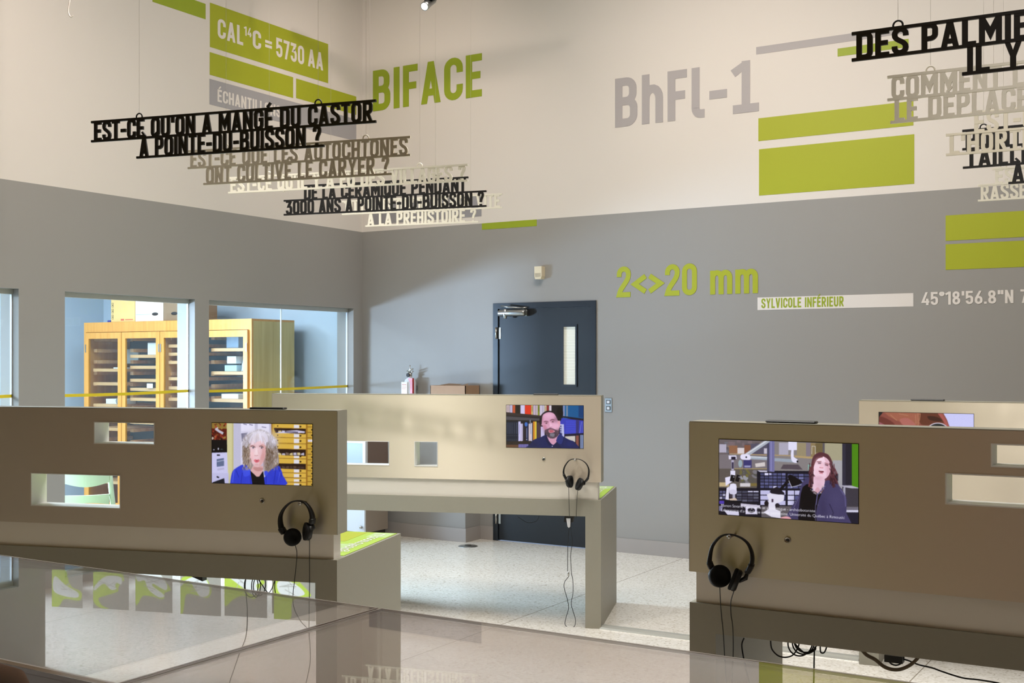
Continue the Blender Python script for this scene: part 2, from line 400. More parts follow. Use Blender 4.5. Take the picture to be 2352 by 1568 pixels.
# ------------------------------------------------------------------ condensed stroke lettering (cap height 1)
T_ = 0.165; A_ = T_ / 2
def arc(cx, cz, rx, rz, a0, a1, n=9):
    return [(cx + rx * cos(radians(a0 + (a1 - a0) * i / n)), cz + rz * sin(radians(a0 + (a1 - a0) * i / n))) for i in range(n + 1)]
def bez(p0, p1, p2, p3, n=9):
    o = []
    for i in range(n + 1):
        t = i / n; u = 1 - t
        o.append(tuple(u ** 3 * p0[k] + 3 * u * u * t * p1[k] + 3 * u * t * t * p2[k] + t ** 3 * p3[k] for k in (0, 1)))
    return o
def ring(w, z0=0.0, z1=1.0):
    r = w / 2 - A_
    return arc(w / 2, z1 - w / 2, r, r, 0, 180) + arc(w / 2, z0 + w / 2, r, r, 180, 360) + [(w - A_, z1 - w / 2)]
def glyphs():
    a = A_; G = {}
    w = 0.5; r = w / 2 - a
    G['O'] = (w, [ring(w)]); G['0'] = G['O']
    G['Q'] = (w, [ring(w), [(0.28, 0.24), (0.5, -0.06)]])
    G['C'] = (w - .02, [[(w - a, .64)] + arc(w / 2, .75, r, r, 0, 180) + arc(w / 2, .25, r, r, 180, 360) + [(w - a, .36)]])
    G['G'] = (w, [[(w - a, .64)] + arc(w / 2, .75, r, r, 0, 180) + arc(w / 2, .25, r, r, 180, 360) + [(w - a, .5), (.26, .5)]])
    G['S'] = (w - .02, [[(w - a, .68)] + arc(w / 2, .75, r, r, 0, 180) + bez((a, .73), (a, .5), (w - a, .5), (w - a, .27))[1:] + arc(w / 2, .25, r, r, 0, -180) + [(a, .32)]])
    G['E'] = (.42, [[(a, 0), (a, 1)], [(0, a), (.42, a)], [(0, .51), (.38, .51)], [(0, 1 - a), (.42, 1 - a)]])
    G['F'] = (.41, [[(a, 0), (a, 1)], [(0, .5), (.37, .5)], [(0, 1 - a), (.41, 1 - a)]])
    G['T'] = (.44, [[(.22, 0), (.22, 1)], [(0, 1 - a), (.44, 1 - a)]])
    G['I'] = (T_, [[(a, 0), (a, 1)]])
    G['L'] = (.40, [[(a, 0), (a, 1)], [(0, a), (.40, a)]])
    G['H'] = (.5, [[(a, 0), (a, 1)], [(.5 - a, 0), (.5 - a, 1)], [(a, .5), (.5 - a, .5)]])
    G['N'] = (.52, [[(a, 0), (a, 1)], [(.52 - a, 0), (.52 - a, 1)], [(a * .9, 1.02), (.52 - a * .9, -.02)]])
    G['M'] = (.64, [[(a, 0), (a, 1)], [(.64 - a, 0), (.64 - a, 1)], [(a * .8, 1.03), (.32, .36), (.64 - a * .8, 1.03)]])
    G['A'] = (.53, [[(a * .95, -.05), (.265, 1.03)], [(.53 - a * .95, -.05), (.265, 1.03)], [(.14, .27), (.39, .27)]])
    G['V'] = (.53, [[(a * .95, 1.05), (.265, -.03)], [(.53 - a * .95, 1.05), (.265, -.03)]])
    G['Y'] = (.52, [[(a * .95, 1.05), (.26, .42), (.52 - a * .95, 1.05)], [(.26, 0), (.26, .46)]])
    bow = lambda z0, z1, w_: [(0, z1)] + arc(w_ - a - .15, (z0 + z1) / 2 + (z1 - z0) / 2 - .15, .15, .15, 90, 0, 6) + arc(w_ - a - .15, z0 + .15, .15, .15, 0, -90, 6) + [(0, z0)]
    G['P'] = (.48, [[(a, 0), (a, 1)], bow(.45, 1 - a, .48)])
    G['R'] = (.5, [[(a, 0), (a, 1)], bow(.47, 1 - a, .48), [(.22, .47), (.5 - a * .8, -.05)]])
    G['B'] = (.5, [[(a, 0), (a, 1)], bow(.52, 1 - a, .48), bow(a, .52, .5)])
    G['D'] = (.5, [[(a, 0), (a, 1)], bow(a, 1 - a, .5)])
    G['U'] = (w, [[(a, 1), (a, .25)] + arc(w / 2, .25, r, r, 180, 360) + [(w - a, 1)]])
    G['Z'] = (.46, [[(0, 1 - a), (.46 - a, 1 - a), (a, a), (.46, a)]])
    G['X'] = (.5, [[(a, -.05), (.5 - a, 1.05)], [(a, 1.05), (.5 - a, -.05)]])
    G['1'] = (.36, [[(.26, 0), (.26, 1)], [(.0, .78), (.27, .96)]])
    G['|'] = (.52, [[(.28, 0), (.28, 1)], [(.02, .78), (.29, .96)], [(.02, a), (.54, a)]])   # one with a foot
    G['2'] = (w - .02, [[(a, .66)] + arc(w / 2, .75, r, r, 180, 0) + bez((w - a, .73), (w - a, .5), (a + .05, .34), (a, a))[1:] + [(w - .01, a)]])
    G['3'] = (.48, [[(0, 1 - a), (.44, 1 - a)], [(.45 - a, 1 - a * .6), (.2, .58)] + arc(.48 - a - .16, .41, .16, .17, 90, 0, 5) + arc(.24, .25, .24 - a, .25 - a, 0, -180) + [(a, .3)]])
    G['4'] = (.52, [[(.34, 1.03), (a, .26), (.52, .26)], [(.38, 0), (.38, .5)]])
    G['5'] = (.48, [[(.45, 1 - a), (a, 1 - a), (a, .52), (.2, .58)] + arc(.48 - a - .16, .42, .16, .16, 90, 0, 5) + arc(.24, .25, .24 - a, .25 - a, 0, -180) + [(a, .28)]])
    G['6'] = (.5, [ring(.5, 0, .6), [(a, .28), (a + .02, .45), (.36, 1.02)]])
    G['7'] = (.46, [[(0, 1 - a), (.46 - a, 1 - a), (.17, -.03)]])
    G['8'] = (.5, [ring(.5, 0, .56), ring(.46, .46, 1.0)])
    G['9'] = (.5, [ring(.5, .4, 1.0), [(.5 - a, .72), (.48 - a, .55), (.14, -.02)]])
    G['h'] = (.46, [[(a, 0), (a, 1)], [(a, .4)] + arc(.23, .5, .23 - a, .2, 180, 0) + [(.46 - a, 0)]])
    G['l'] = (.27, [[(a, 1), (a, .2)] + arc(a + .11, .2, .11, .2 - a, 180, 270, 5) + [(.27, a)]])
    G['m'] = (.72, [[(a, 0), (a, .74)], [(a, .4)] + arc(.22, .52, .22 - a, .15, 180, 0) + [(.36, 0)], [(.36, .4)] + arc(.50, .52, .22 - a, .15, 180, 0) + [(.72 - a, 0)]])
    G['-'] = (.3, [[(0, .45), (.3, .45)]]); G['_'] = (.36, [[(0, .42), (.36, .42)]])
    G['='] = (.34, [[(0, .34), (.34, .34)], [(0, .6), (.34, .6)]])
    G["'"] = (T_, [[(a, .66), (a, 1.0)]]); G['"'] = (.36, [[(a, .68), (a, 1.0)], [(.36 - a, .68), (.36 - a, 1.0)]])
    G['.'] = (T_, [[(a, 0), (a, T_)]]); G[','] = G['.']
    G['?'] = (.44, [[(a, .7)] + arc(.22, .78, .22 - a, .22 - a, 180, 0) + bez((.44 - a, .77), (.44 - a, .58), (.22, .56), (.22, .28))[1:], [(.22, 0), (.22, T_)]])
    G['<'] = (.46, [[(.44, .66), (.06, .41), (.44, .16)]]); G['>'] = (.46, [[(.02, .66), (.40, .41), (.02, .16)]])
    G['°'] = (.3, [arc(.15, .84, .1, .1, 0, 360, 12)])
    G[' '] = (.24, [])
    for k, b in (('É', 'E'), ('È', 'E'), ('À', 'A')):
        wd, st = G[b]; dx = .11 if k == 'É' else -.11
        G[k] = (wd, st + [[(wd / 2 - dx * .7, 1.055), (wd / 2 + dx, 1.27)]])
    return G
GL = glyphs()
def stroke_quads(path, t):
    P = [Vector((p[0], p[1])) for p in path]; n = len(P); q = []
    closed = (P[0] - P[-1]).length < 1e-6 and n > 3
    L_, R_ = [], []
    for i in range(n):
        if closed: p0, p1 = P[i - 1] if i else P[-2], P[i + 1] if i < n - 1 else P[1]
        else: p0, p1 = P[max(i - 1, 0)], P[min(i + 1, n - 1)]
        d0 = (P[i] - p0); d1 = (p1 - P[i])
        if d0.length < 1e-7: d0 = d1
        if d1.length < 1e-7: d1 = d0
        d0 = d0.normalized(); d1 = d1.normalized()
        m = (d0 + d1)
        m = m.normalized() if m.length > 1e-6 else d0
        nrm = Vector((-m.y, m.x)); k = max(0.35, nrm.dot(Vector((-d0.y, d0.x))))
        L_.append(P[i] + nrm * (t / 2 / k)); R_.append(P[i] - nrm * (t / 2 / k))
    for i in range(n - 1): q.append([L_[i], R_[i], R_[i + 1], L_[i + 1]])
    return q
def text_width(s, gap=0.10): return sum(GL[c][0] + gap for c in s) - gap
def text_into(mb, s, x0, z0, width, h, y0, y1, gap=0.10, weight=1.0, fn=None, lim=True):
    k = width / text_width(s, gap); x = 0
    for c in s:
        wd, st = GL[c]
        for j, path in enumerate(st):
            for qi, q in enumerate(stroke_quads(path, T_ * weight * (0.62 if c in 'ÉÈÀ' and path is st[-1] else 1))):
                P = []
                for p in q:
                    zz = p.y
                    if lim and c not in 'QÉÈÀ': zz = min(max(zz, 0), 1)
                    elif lim and c in 'ÉÈÀ': zz = max(zz, 0) if zz < .9 else zz
                    P.append((x0 + (x + p.x) * k, z0 + zz * h))
                mb.prism(P, y0 - 0.00018 * j - 0.00005 * (qi % 3), y1 + 0.00018 * j, fn)
        x += wd + gap
    return mb
def builtin_text(s, size):                # lower-case sentences in the built-in font, as 2D polygons
    cu = bpy.data.curves.new('t', 'FONT'); cu.body = s; cu.size = size
    o = bpy.data.objects.new('t', cu); COL.objects.link(o)
    dg = bpy.context.evaluated_depsgraph_get()
    me = bpy.data.meshes.new_from_object(o.evaluated_get(dg))
    vs = [(v.co.x, v.co.y) for v in me.vertices]; fs = [list(p.vertices) for p in me.polygons]
    bpy.data.objects.remove(o); bpy.data.curves.remove(cu); bpy.data.meshes.remove(me)
    return vs, fs

# ------------------------------------------------------------------ the setting
fl = MB().box(XL - WT / 2, XR, YF, YB, -0.1, 0).build('floor', M['floor']); struct(fl)
struct(MB().box(LABX, XL - WT / 2, LABY0, LABY1, -0.1, 0).build('floor_lab', mat('lab_floor', (190, 190, 186), 0.3)))
struct(MB().box(XL - WT, XR, YF, YB, ZC, ZC + 0.1).build('ceiling', M['ceiling']))
struct(MB().box(LABX, XL - WT, LABY0, LABY1, LABZ, LABZ + 0.1).build('ceiling_lab', M['white']))
# back wall, with the low boxed-out ledge that runs to the left of the door
dl, dr = onY(1134, 900).x, onY(1370, 900).x
DTOP = 2.105
struct(MB().holes(XL - WT, XR + 0.1, 0, ZC, YB, YB + 0.15, [(dl, dr, 0, DTOP)]).build('wall_back', M['wall']))
LX1 = onZ(1068.5, 1245).x; LY = 8.54
ledge = MB().box(XL, LX1, LY, YB, 0, 1.05).build('wall_ledge', M['wall']); struct(ledge)
# left wall with the laboratory windows
ZH, ZS = 2.09, 0.14
w3 = (onX(480, 800).y, onX(812, 800).y); w2 = (onX(149, 800).y, onX(447.5, 800).y)
pw = w3[0] - w2[1]
wd = w2[1] - w2[0]
w1e = onX(43, 800).y; w1 = (w1e - wd, w1e)
WINS = [w1, w2, w3]
swap = lambda x, y, z: (XL - y, x, z)
lw = MB().holes(YF, YB, 0, ZC, 0, WT, [(a, b, ZS, ZH) for a, b in WINS]).build('wall_left', M['wall'], None, swap); struct(lw)
struct(MB().box(XR, XR + 0.1, YF, YB, 0, ZC).build('wall_right', M['wall']))
struct(MB().box(XL - WT, XR + 0.1, YF - 0.1, YF, 0, ZC).build('wall_front', mat('brown_wall_paint', (172, 122, 84), 0.85)))
struct(MB().box(-5.0, -2.5, YF, YF + 0.01, 0.02, 4.8).build('reflected_green_panel_1', M['green']))  # unseen green panel inferred from reflections, stretched tall to tint the metal
struct(MB().box(LABX - 0.1, LABX, LABY0, LABY1, 0, LABZ).build('wall_lab_left', M['lab_wall']))
struct(MB().box(LABX - 0.1, XL - WT, LABY1, LABY1 + 0.1, 0, LABZ).build('wall_lab_back', M['lab_wall']))
struct(MB().box(LABX - 0.1, XL - WT, LABY0 - 0.1, LABY0, 0, LABZ).build('wall_lab_front', M['lab_wall']))
# baseboards
BBH = 0.12
struct(MB().box(XL, LX1 + 0.012, LY - 0.012, LY, 0, BBH).box(LX1, LX1 + 0.012, LY, YB, 0, BBH).box(LX1 + 0.012, dl, YB - 0.012, YB, 0, BBH)
       .box(dr, XR, YB - 0.012, YB, 0, BBH).build('baseboard_back', M['base']))
struct(MB().box(XL, XL + 0.012, YF, LY - 0.012, 0, BBH).build('baseboard_left', M['base']))
for i, (a, b) in enumerate(WINS):
    wf = struct(empty('window_%d' % (i + 1), (XL, (a + b) / 2, ZS)))
    def wfn(x, y, z, a=a, b=b): return (-y, x - (a + b) / 2, z - ZS)
    MB().box(a, b, 0.062, 0.10, ZH - 0.036, ZH).build('head_rail', M['alu'], wf, wfn)
    MB().box(a, b, 0.062, 0.10, ZS, ZS + 0.03).build('sill_rail', M['alu'], wf, wfn)
    seam = onX(645, 800, XL - 0.08).y if i == 2 else a + (b - a) * 0.52
    if i == 2:
        MB().box(a, seam - 0.003, 0.075, 0.083, ZS + 0.03, ZH - 0.036).build('pane', M['glass'], wf, wfn)
        MB().box(seam + 0.003, b, 0.075, 0.083, ZS + 0.03, ZH - 0.036).build('pane', M['glass'], wf, wfn)
        MB().box(seam - 0.003, seam + 0.003, 0.074, 0.084, ZS + 0.03, ZH - 0.036).build('silicone_joint', M['white'], wf, wfn)
    else:
        MB().box(a, b, 0.075, 0.083, ZS + 0.03, ZH - 0.036).build('pane', M['glass'], wf, wfn)
    MB().box(b - 0.006, b, 0.07, 0.088, ZS + 0.03, ZH - 0.036).build('edge_bead', M['white'], wf, wfn)
    z0 = 1.335
    pts = [(XL - 0.07, a + (b - a) * t, z0 + 0.008 * t - 0.006 * sin(pi * t)) for t in (0, .25, .5, .75, 1)]
    mb = MB()
    for p, q in zip(pts[:-1], pts[1:]):
        mb.add([(p[0], p[1], p[2]), (q[0], q[1], q[2]), (q[0], q[1], q[2] + 0.022), (p[0], p[1], p[2] + 0.022),
                (p[0] - .002, p[1], p[2]), (q[0] - .002, q[1], q[2]), (q[0] - .002, q[1], q[2] + 0.022), (p[0] - .002, p[1], p[2] + 0.022)],
               [(0, 1, 2, 3), (7, 6, 5, 4), (3, 2, 6, 7), (0, 4, 5, 1)])
    tag(mb.build('warning_tape', M['tape']), ['yellow tape strip across the window at the left edge of the view',
        'yellow tape strip across the window in front of the cabinet glass doors',
        'yellow tape strip across the window nearest the corner, over the plywood cabinet side'][i], 'tape', 'yellow tapes on the windows')

# door in the back wall
dr_ = struct(empty('door_1', (dl, YB, 0)))
W = dr - dl
def dfn(x, y, z): return (x, y, z)
MB().holes(0, W, 0, DTOP, -0.012, 0.15, [(0.05, W - 0.05, -1, DTOP - 0.05)]).build('door_frame', M['navyf'], dr_)
sx0, sx1 = onY(1293, 800).x - dl, onY(1323, 800).x - dl
sz1, sz0 = onY(1308, 748).z, onY(1308, 885).z
leaf = MB().holes(0.053, W - 0.053, 0.008, DTOP - 0.053, 0.0, 0.045, [(sx0, sx1, sz0, sz1)]).build('door_leaf', M['navy'], dr_)
MB().holes(sx0 - 0.012, sx1 + 0.012, sz0 - 0.012, sz1 + 0.012, -0.008, 0.0, [(sx0 + 0.008, sx1 - 0.004, sz0 + 0.008, sz1 - 0.008)]).build('glazing_bead', M['navyf'], leaf)
MB().box(sx0, sx1, 0.012, 0.02, sz0, sz1).build('wired_pane', M['wired'], leaf)
for zz in (1.84, 0.2):
    MB().lathe([(0.008, -0.05), (0.009, -0.05), (0.009, 0.05), (0.008, 0.05)], (0.036, -0.018, zz), (0, 0, 1), 12).box(0.036, 0.075, -0.004, 0.0, zz - 0.05, zz + 0.05).build('hinge', M['chrome'], dr_)
c0 = onY(1152, 718).x - dl; c1 = onY(1213, 718).x - dl; zc = onY(1180, 719).z
cl = MB().lathe([(0.01, 0), (0.026, 0.004), (0.029, 0.012), (0.029, c1 - c0 - 0.012), (0.024, c1 - c0)], (c0, -0.05, zc), (1, 0, 0), 20)
cl.box(c0 + 0.03, c1 + 0.005, -0.03, -0.001, zc - 0.028, zc + 0.028)
clo = cl.build('door_closer', M['steel'], dr_)
MB().lathe([(0.01, -0.05), (0.017, -0.045), (0.017, 0.03), (0.012, 0.034)], (c0 + 0.075, -0.062, zc), (0, 0, 1), 16).build('closer_spindle', M['steel'], clo)
MB().tube([(c0 + 0.04, -0.07, zc + 0.062), (c0 + 0.12, -0.075, zc + 0.05), (c1 - 0.03, -0.05, zc + 0.042)], [0.008, 0.007, 0.006]).tube([(c1 - 0.06, -0.03, zc + 0.042), (c1 - 0.005, -0.014, zc + 0.045)], 0.009).build('closer_arm', M['steel'], clo)
MB().lathe([(0.02, 0), (0.02, 0.012), (0.008, 0.014), (0.008, 0.05), (0.024, 0.052), (0.026, 0.08), (0.01, 0.085)], (W - 0.12, -0.0, 0.98), (0, -1, 0), 16).build('door_handle', M['steel'], dr_)

# wall graphics
def back_rect(name, m, px0, px1, tl, tr, bl, br, label, cat='painted block', group='colour blocks on the walls', zmax=None):
    x0, x1 = onY(px0, 500).x, onY(px1, 500).x
    zt = (onY(px0, tl).z + onY(px1, tr).z) / 2; zb = (onY(px0, bl).z + onY(px1, br).z) / 2
    if zmax: zt = zmax
    o = empty(name, (x0, YB, zb), 0, label, cat, group)
    bpy.data.objects.remove(o)
    o = MB().box(0, x1 - x0, -0.0015, 0, 0, zt - zb).build(name, m); o.location = (x0, YB - 0.0004, zb)
    return tag(o, label, cat, group)
def left_rect(name, m, px0, px1, tl, tr, bl, br, label, cat='painted block', group='colour blocks on the walls'):
    y0, y1 = onX(px0, 500).y, onX(px1, 500).y
    zt = (onX(px0, tl).z + onX(px1, tr).z) / 2; zb = (onX(px0, bl).z + onX(px1, br).z) / 2
    o = MB().box(0, y1 - y0, 0, 0.0015, 0, zt - zb).build(name, m, None, lambda x, y, z: (y, x, z)); o.location = (XL + 0.0004, y0, zb)
    return tag(o, label, cat, group)
def back_text(name, m, segs, label, th=0.003, group='lettering on the walls'):
    mb = MB(); x00 = onY(segs[0][1], 500).x; zz = None
    for s, px0, px1, top0, top1, b0, b1 in segs:
        x0, x1 = onY(px0, 500).x, onY(px1, 500).x
        zt = (onY(px0, top0).z + onY(px1, top1).z) / 2; zb = (onY(px0, b0).z + onY(px1, b1).z) / 2
        text_into(mb, s, x0, zb, x1 - x0, zt - zb, YB - th, YB - 0.001)
    return tag(mb.build(name, m), label, 'wall lettering', group)
def left_text(name, m, segs, label, group='lettering on the walls', parent=None):
    mb = MB()
    for s, px0, px1, top0, top1, b0, b1 in segs:
        y0, y1 = onX(px0, 500).y, onX(px1, 500).y
        zt = (onX(px0, top0).z + onX(px1, top1).z) / 2; zb = (onX(px0, b0).z + onX(px1, b1).z) / 2
        text_into(mb, s, y0, zb, y1 - y0, zt - zb, 0.001, 0.003, fn=lambda x, y, z: (XL + y, x, z))
    return tag(mb.build(name, m), label, 'wall lettering', group)
back_rect('colour_block', M['green'], 1742, 2098, 269, 235, 323, 289, 'narrow lime green block on white wall, right of the grey code lettering')
back_rect('colour_block', M['green'], 1743.5, 2100, 342, 309, 449, 422, 'largest lime green block on the white wall, just above the grey paint line')
back_rect('colour_block', M['olive'], 1924, 2087, 111, 90, 129.5, 108.5, 'thin olive green strip behind the black palm tree sign')
back_rect('colour_block', M['greyv'], 1737, 2087, 105, 61, 122, 79, 'long thin grey strip high on the white wall, running behind the palm tree sign')
back_rect('colour_block', M['green'], 2172, 2520, 492.5, 476, 551, 537.5, 'lime green bar at the right edge, upper of two on the grey paint')
back_rect('colour_block', M['green'], 2172, 2520, 559, 546, 618, 608, 'lime green bar at the right edge, lower of two on the grey paint')
back_rect('colour_block', M['olive'], 1107, 1233, 514, 506, 527, 519.5, 'short olive strip hanging right under the white paint, above the door', zmax=ZBAND)
back_rect('colour_block', mat('slate_vinyl', (150, 148, 152), 0.6), 848, 1106, 470, 449, 514, 499, 'grey block on the back wall behind the lowest ivory sign')
wb = back_rect('colour_block', M['whitev'], 1740, 2098, 684, 672, 712, 703.5, 'white bar on the grey wall carrying small green period name')
back_text('wall_lettering', M['olive'], [('SYLVICOLE INFÉRIEUR', 1749, 1938, 685, 680.5, 707.5, 703.5)], 'small green SYLVICOLE INFÉRIEUR text on the white bar')
back_text('wall_lettering', M['olive'], [('BIFACE', 857, 1107, 163, 122, 256, 221)], 'big olive green BIFACE letters beside the room corner')
back_text('wall_lettering', M['greyv'], [('BhFl_|', 1413, 1741, 180, 137, 291, 257.5)], 'big grey BhFl-1 letters in the middle of the white wall')
back_text('wall_lettering', M['green'], [('2<>20 mm', 1417, 1741, 613, 597, 683, 673)], 'lime green 2<>20 mm letters on grey paint right of the door')
back_text('wall_lettering', M['whitev'], [('45°18\'56.8"N 73°55\'', 2117, 2452, 671.5, 661, 701, 693)], 'white coordinate numbers on grey paint at the right edge')
left_rect('colour_block', M['olive'], 350, 472, -30, 6, 3.5, 45, 'dark green block cut by the top edge, left of the formula block')
left_rect('colour_block', M['green'], 482, 753.5, 6.5, 101, 108, 191, 'lime green block carrying the white carbon formula')
left_rect('colour_block', M['green'], 481.5, 673, 119, 178, 171.5, 225, 'lime green bar directly under the formula block')
left_rect('colour_block', M['green'], 680, 818, 181, 221, 226, 263, 'lime green bar ending at the room corner, right of a longer green bar')
left_rect('colour_block', mat('cool_grey_vinyl', (164, 161, 164), 0.6), 481, 818, 182, 273, 246.5, 318, 'grey bar carrying white samples lettering behind the beaver sign')
left_text('wall_lettering', M['whitev'], [('CAL', 499.5, 558, 40, 62.5, 88, 103), ('14', 560, 577, 60, 65, 81, 86), ('C', 580, 598.5, 67, 74, 109, 115.5), ('=', 608.5, 624, 79, 84, 118, 122), ('5730', 634, 698, 85, 108, 131, 148), ('AA', 707, 741.5, 111.5, 122, 151.5, 162.5)],
          'white CAL 14 C = 5730 AA formula on the lime green block')
left_text('wall_lettering', M['whitev'], [('ÉCHANTILLONS', 499, 644, 205, 243.5, 234.5, 269)], 'white ÉCHANTILLONS lettering on the grey bar, half hidden by the beaver sign')

# small things on the back wall
p = onY(1243.5, 627)
hb = MB().prism([(-0.036, 0.055), (0.036, 0.055), (0.036, -0.03), (0.028, -0.055), (-0.028, -0.055), (-0.036, -0.03)], -0.06, 0)
o = empty('alarm_sounder', (p.x, YB, p.z), 0, 'beige alarm sounder on the grey wall above the dark door', 'alarm')
hb.build('housing', M['beige'], o)
g = MB()
for k in range(5): g.box(-0.028, 0.028, -0.0625, -0.06, -0.035 + k * 0.007, -0.032 + k * 0.007)
g.build('grille', mat('grille_beige', (190, 176, 150), 0.6), o)
p = onY(1398, 930)
o = empty('light_switch_plate', (p.x, YB, p.z), 0, 'steel double switch plate on the wall right of the door', 'light switch')
MB().bbox(-0.034, 0.034, -0.006, 0, -0.06, 0.06, 0.003).build('plate', M['steel'], o)
for zz in (-0.026, 0.026):
    r = MB().holes(-0.019, 0.019, zz - 0.017, zz + 0.017, -0.008, -0.006, [(-0.014, 0.014, zz - 0.012, zz + 0.012)]).build('rocker_bezel', M['ink'], o)
    MB().box(-0.013, 0.013, -0.009, -0.006, zz - 0.011, zz + 0.011).build('rocker', M['white'], r)
p = onY(942, 907, YB - 0.075)
zb = 1.235
o = empty('fire_extinguisher', (p.x, YB - 0.075, zb), 0, 'white and red fire extinguisher hanging on the wall left of the cardboard box', 'fire extinguisher')
MB().lathe([(0.02, 0), (0.052, 0.004), (0.056, 0.02), (0.056, 0.155), (0.048, 0.185), (0.02, 0.205), (0.018, 0.215)], (0, 0, 0), (0, 0, 1), 24).build('cylinder', M['white'], o)
MB().lathe([(0.0565, 0.03), (0.0572, 0.032), (0.0572, 0.05), (0.0565, 0.052)], (0, 0, 0), (0, 0, 1), 24).box(0.01, 0.058, -0.045, -0.02, 0.06, 0.2).build('red_band', M['red'], o)
v = MB().lathe([(0.018, 0), (0.02, 0.004), (0.02, 0.03), (0.012, 0.035)], (0, 0, 0.215), (0, 0, 1), 16).build('valve', M['chrome'], o)
MB().tube([(0.0, 0, 0.245), (-0.025, -0.01, 0.262), (0.055, -0.03, 0.285)], [0.008, 0.008, 0.006]).tube([(0.0, 0, 0.245), (0.05, -0.025, 0.262)], 0.007).tube([(0, 0, 0.25), (0.0, 0.0, 0.32)], 0.004).build('lever', M['chrome'], v)
MB().lathe([(0.016, 0), (0.018, 0.003), (0.018, 0.012), (0.014, 0.013)], (-0.005, -0.018, 0.228), (0, -1, 0), 16).build('gauge', M['ink'], v)
tg = MB().box(-0.055, 0.012, -0.062, -0.06, 0.045, 0.165).build('inspection_tag', M['paper'], o)
MB().box(-0.055, 0.012, -0.0632, -0.062, 0.045, 0.058).box(-0.048, 0.004, -0.0632, -0.062, 0.138, 0.142).box(-0.048, 0.004, -0.0632, -0.062, 0.118, 0.121).box(-0.048, -0.004, -0.0632, -0.062, 0.1, 0.103).build('print', M['redink'], tg)
MB().box(-0.03, 0.03, 0.05, 0.075, 0.09, 0.13).build('bracket', M['steel'], o)
bx0 = onY(988, 900, LY).x; bx1 = onY(1069, 900, LY).x
o = empty('cardboard_box', (bx0, LY, 1.05), 0, 'open brown cardboard box on the ledge between extinguisher and door', 'box')
MB().box(0, bx1 - bx0, 0, 0.228, 0, 0.012).box(0, bx1 - bx0, 0, 0.006, 0, 0.325).box(0, bx1 - bx0, 0.222, 0.228, 0, 0.325).box(0, 0.006, 0, 0.228, 0, 0.325).box(bx1 - bx0 - 0.006, bx1 - bx0, 0, 0.228, 0, 0.325).build('carton', M['card'], o)
MB().add([(0.08, 0.02, 0.327), (0.3, 0.02, 0.327), (0.26, 0.12, 0.338), (0.12, 0.12, 0.342)], [(0, 1, 2, 3), (3, 2, 1, 0)]).add([(0.3, .05, 0.327), (0.37, .05, 0.327), (0.345, 0.1, 0.345)], [(0, 1, 2), (2, 1, 0)]).build('flap', M['cardd'], o)
p = onZ(1075, 1254)
o = empty('floor_box', (p.x, p.y, 0), 0, 'round metal outlet cover set in the floor in front of the ledge', 'floor outlet')
MB().lathe([(0.085, 0.0), (0.08, 0.004), (0.03, 0.008), (0.0, 0.009)], (0, 0, 0), (0, 0, 1), 28).build('cover', M['steel'], o)
MB().lathe([(0.03, 0.008), (0.026, 0.013), (0.0, 0.014)], (0, 0, 0), (0, 0, 1), 20).build('cap', M['dark'], o)

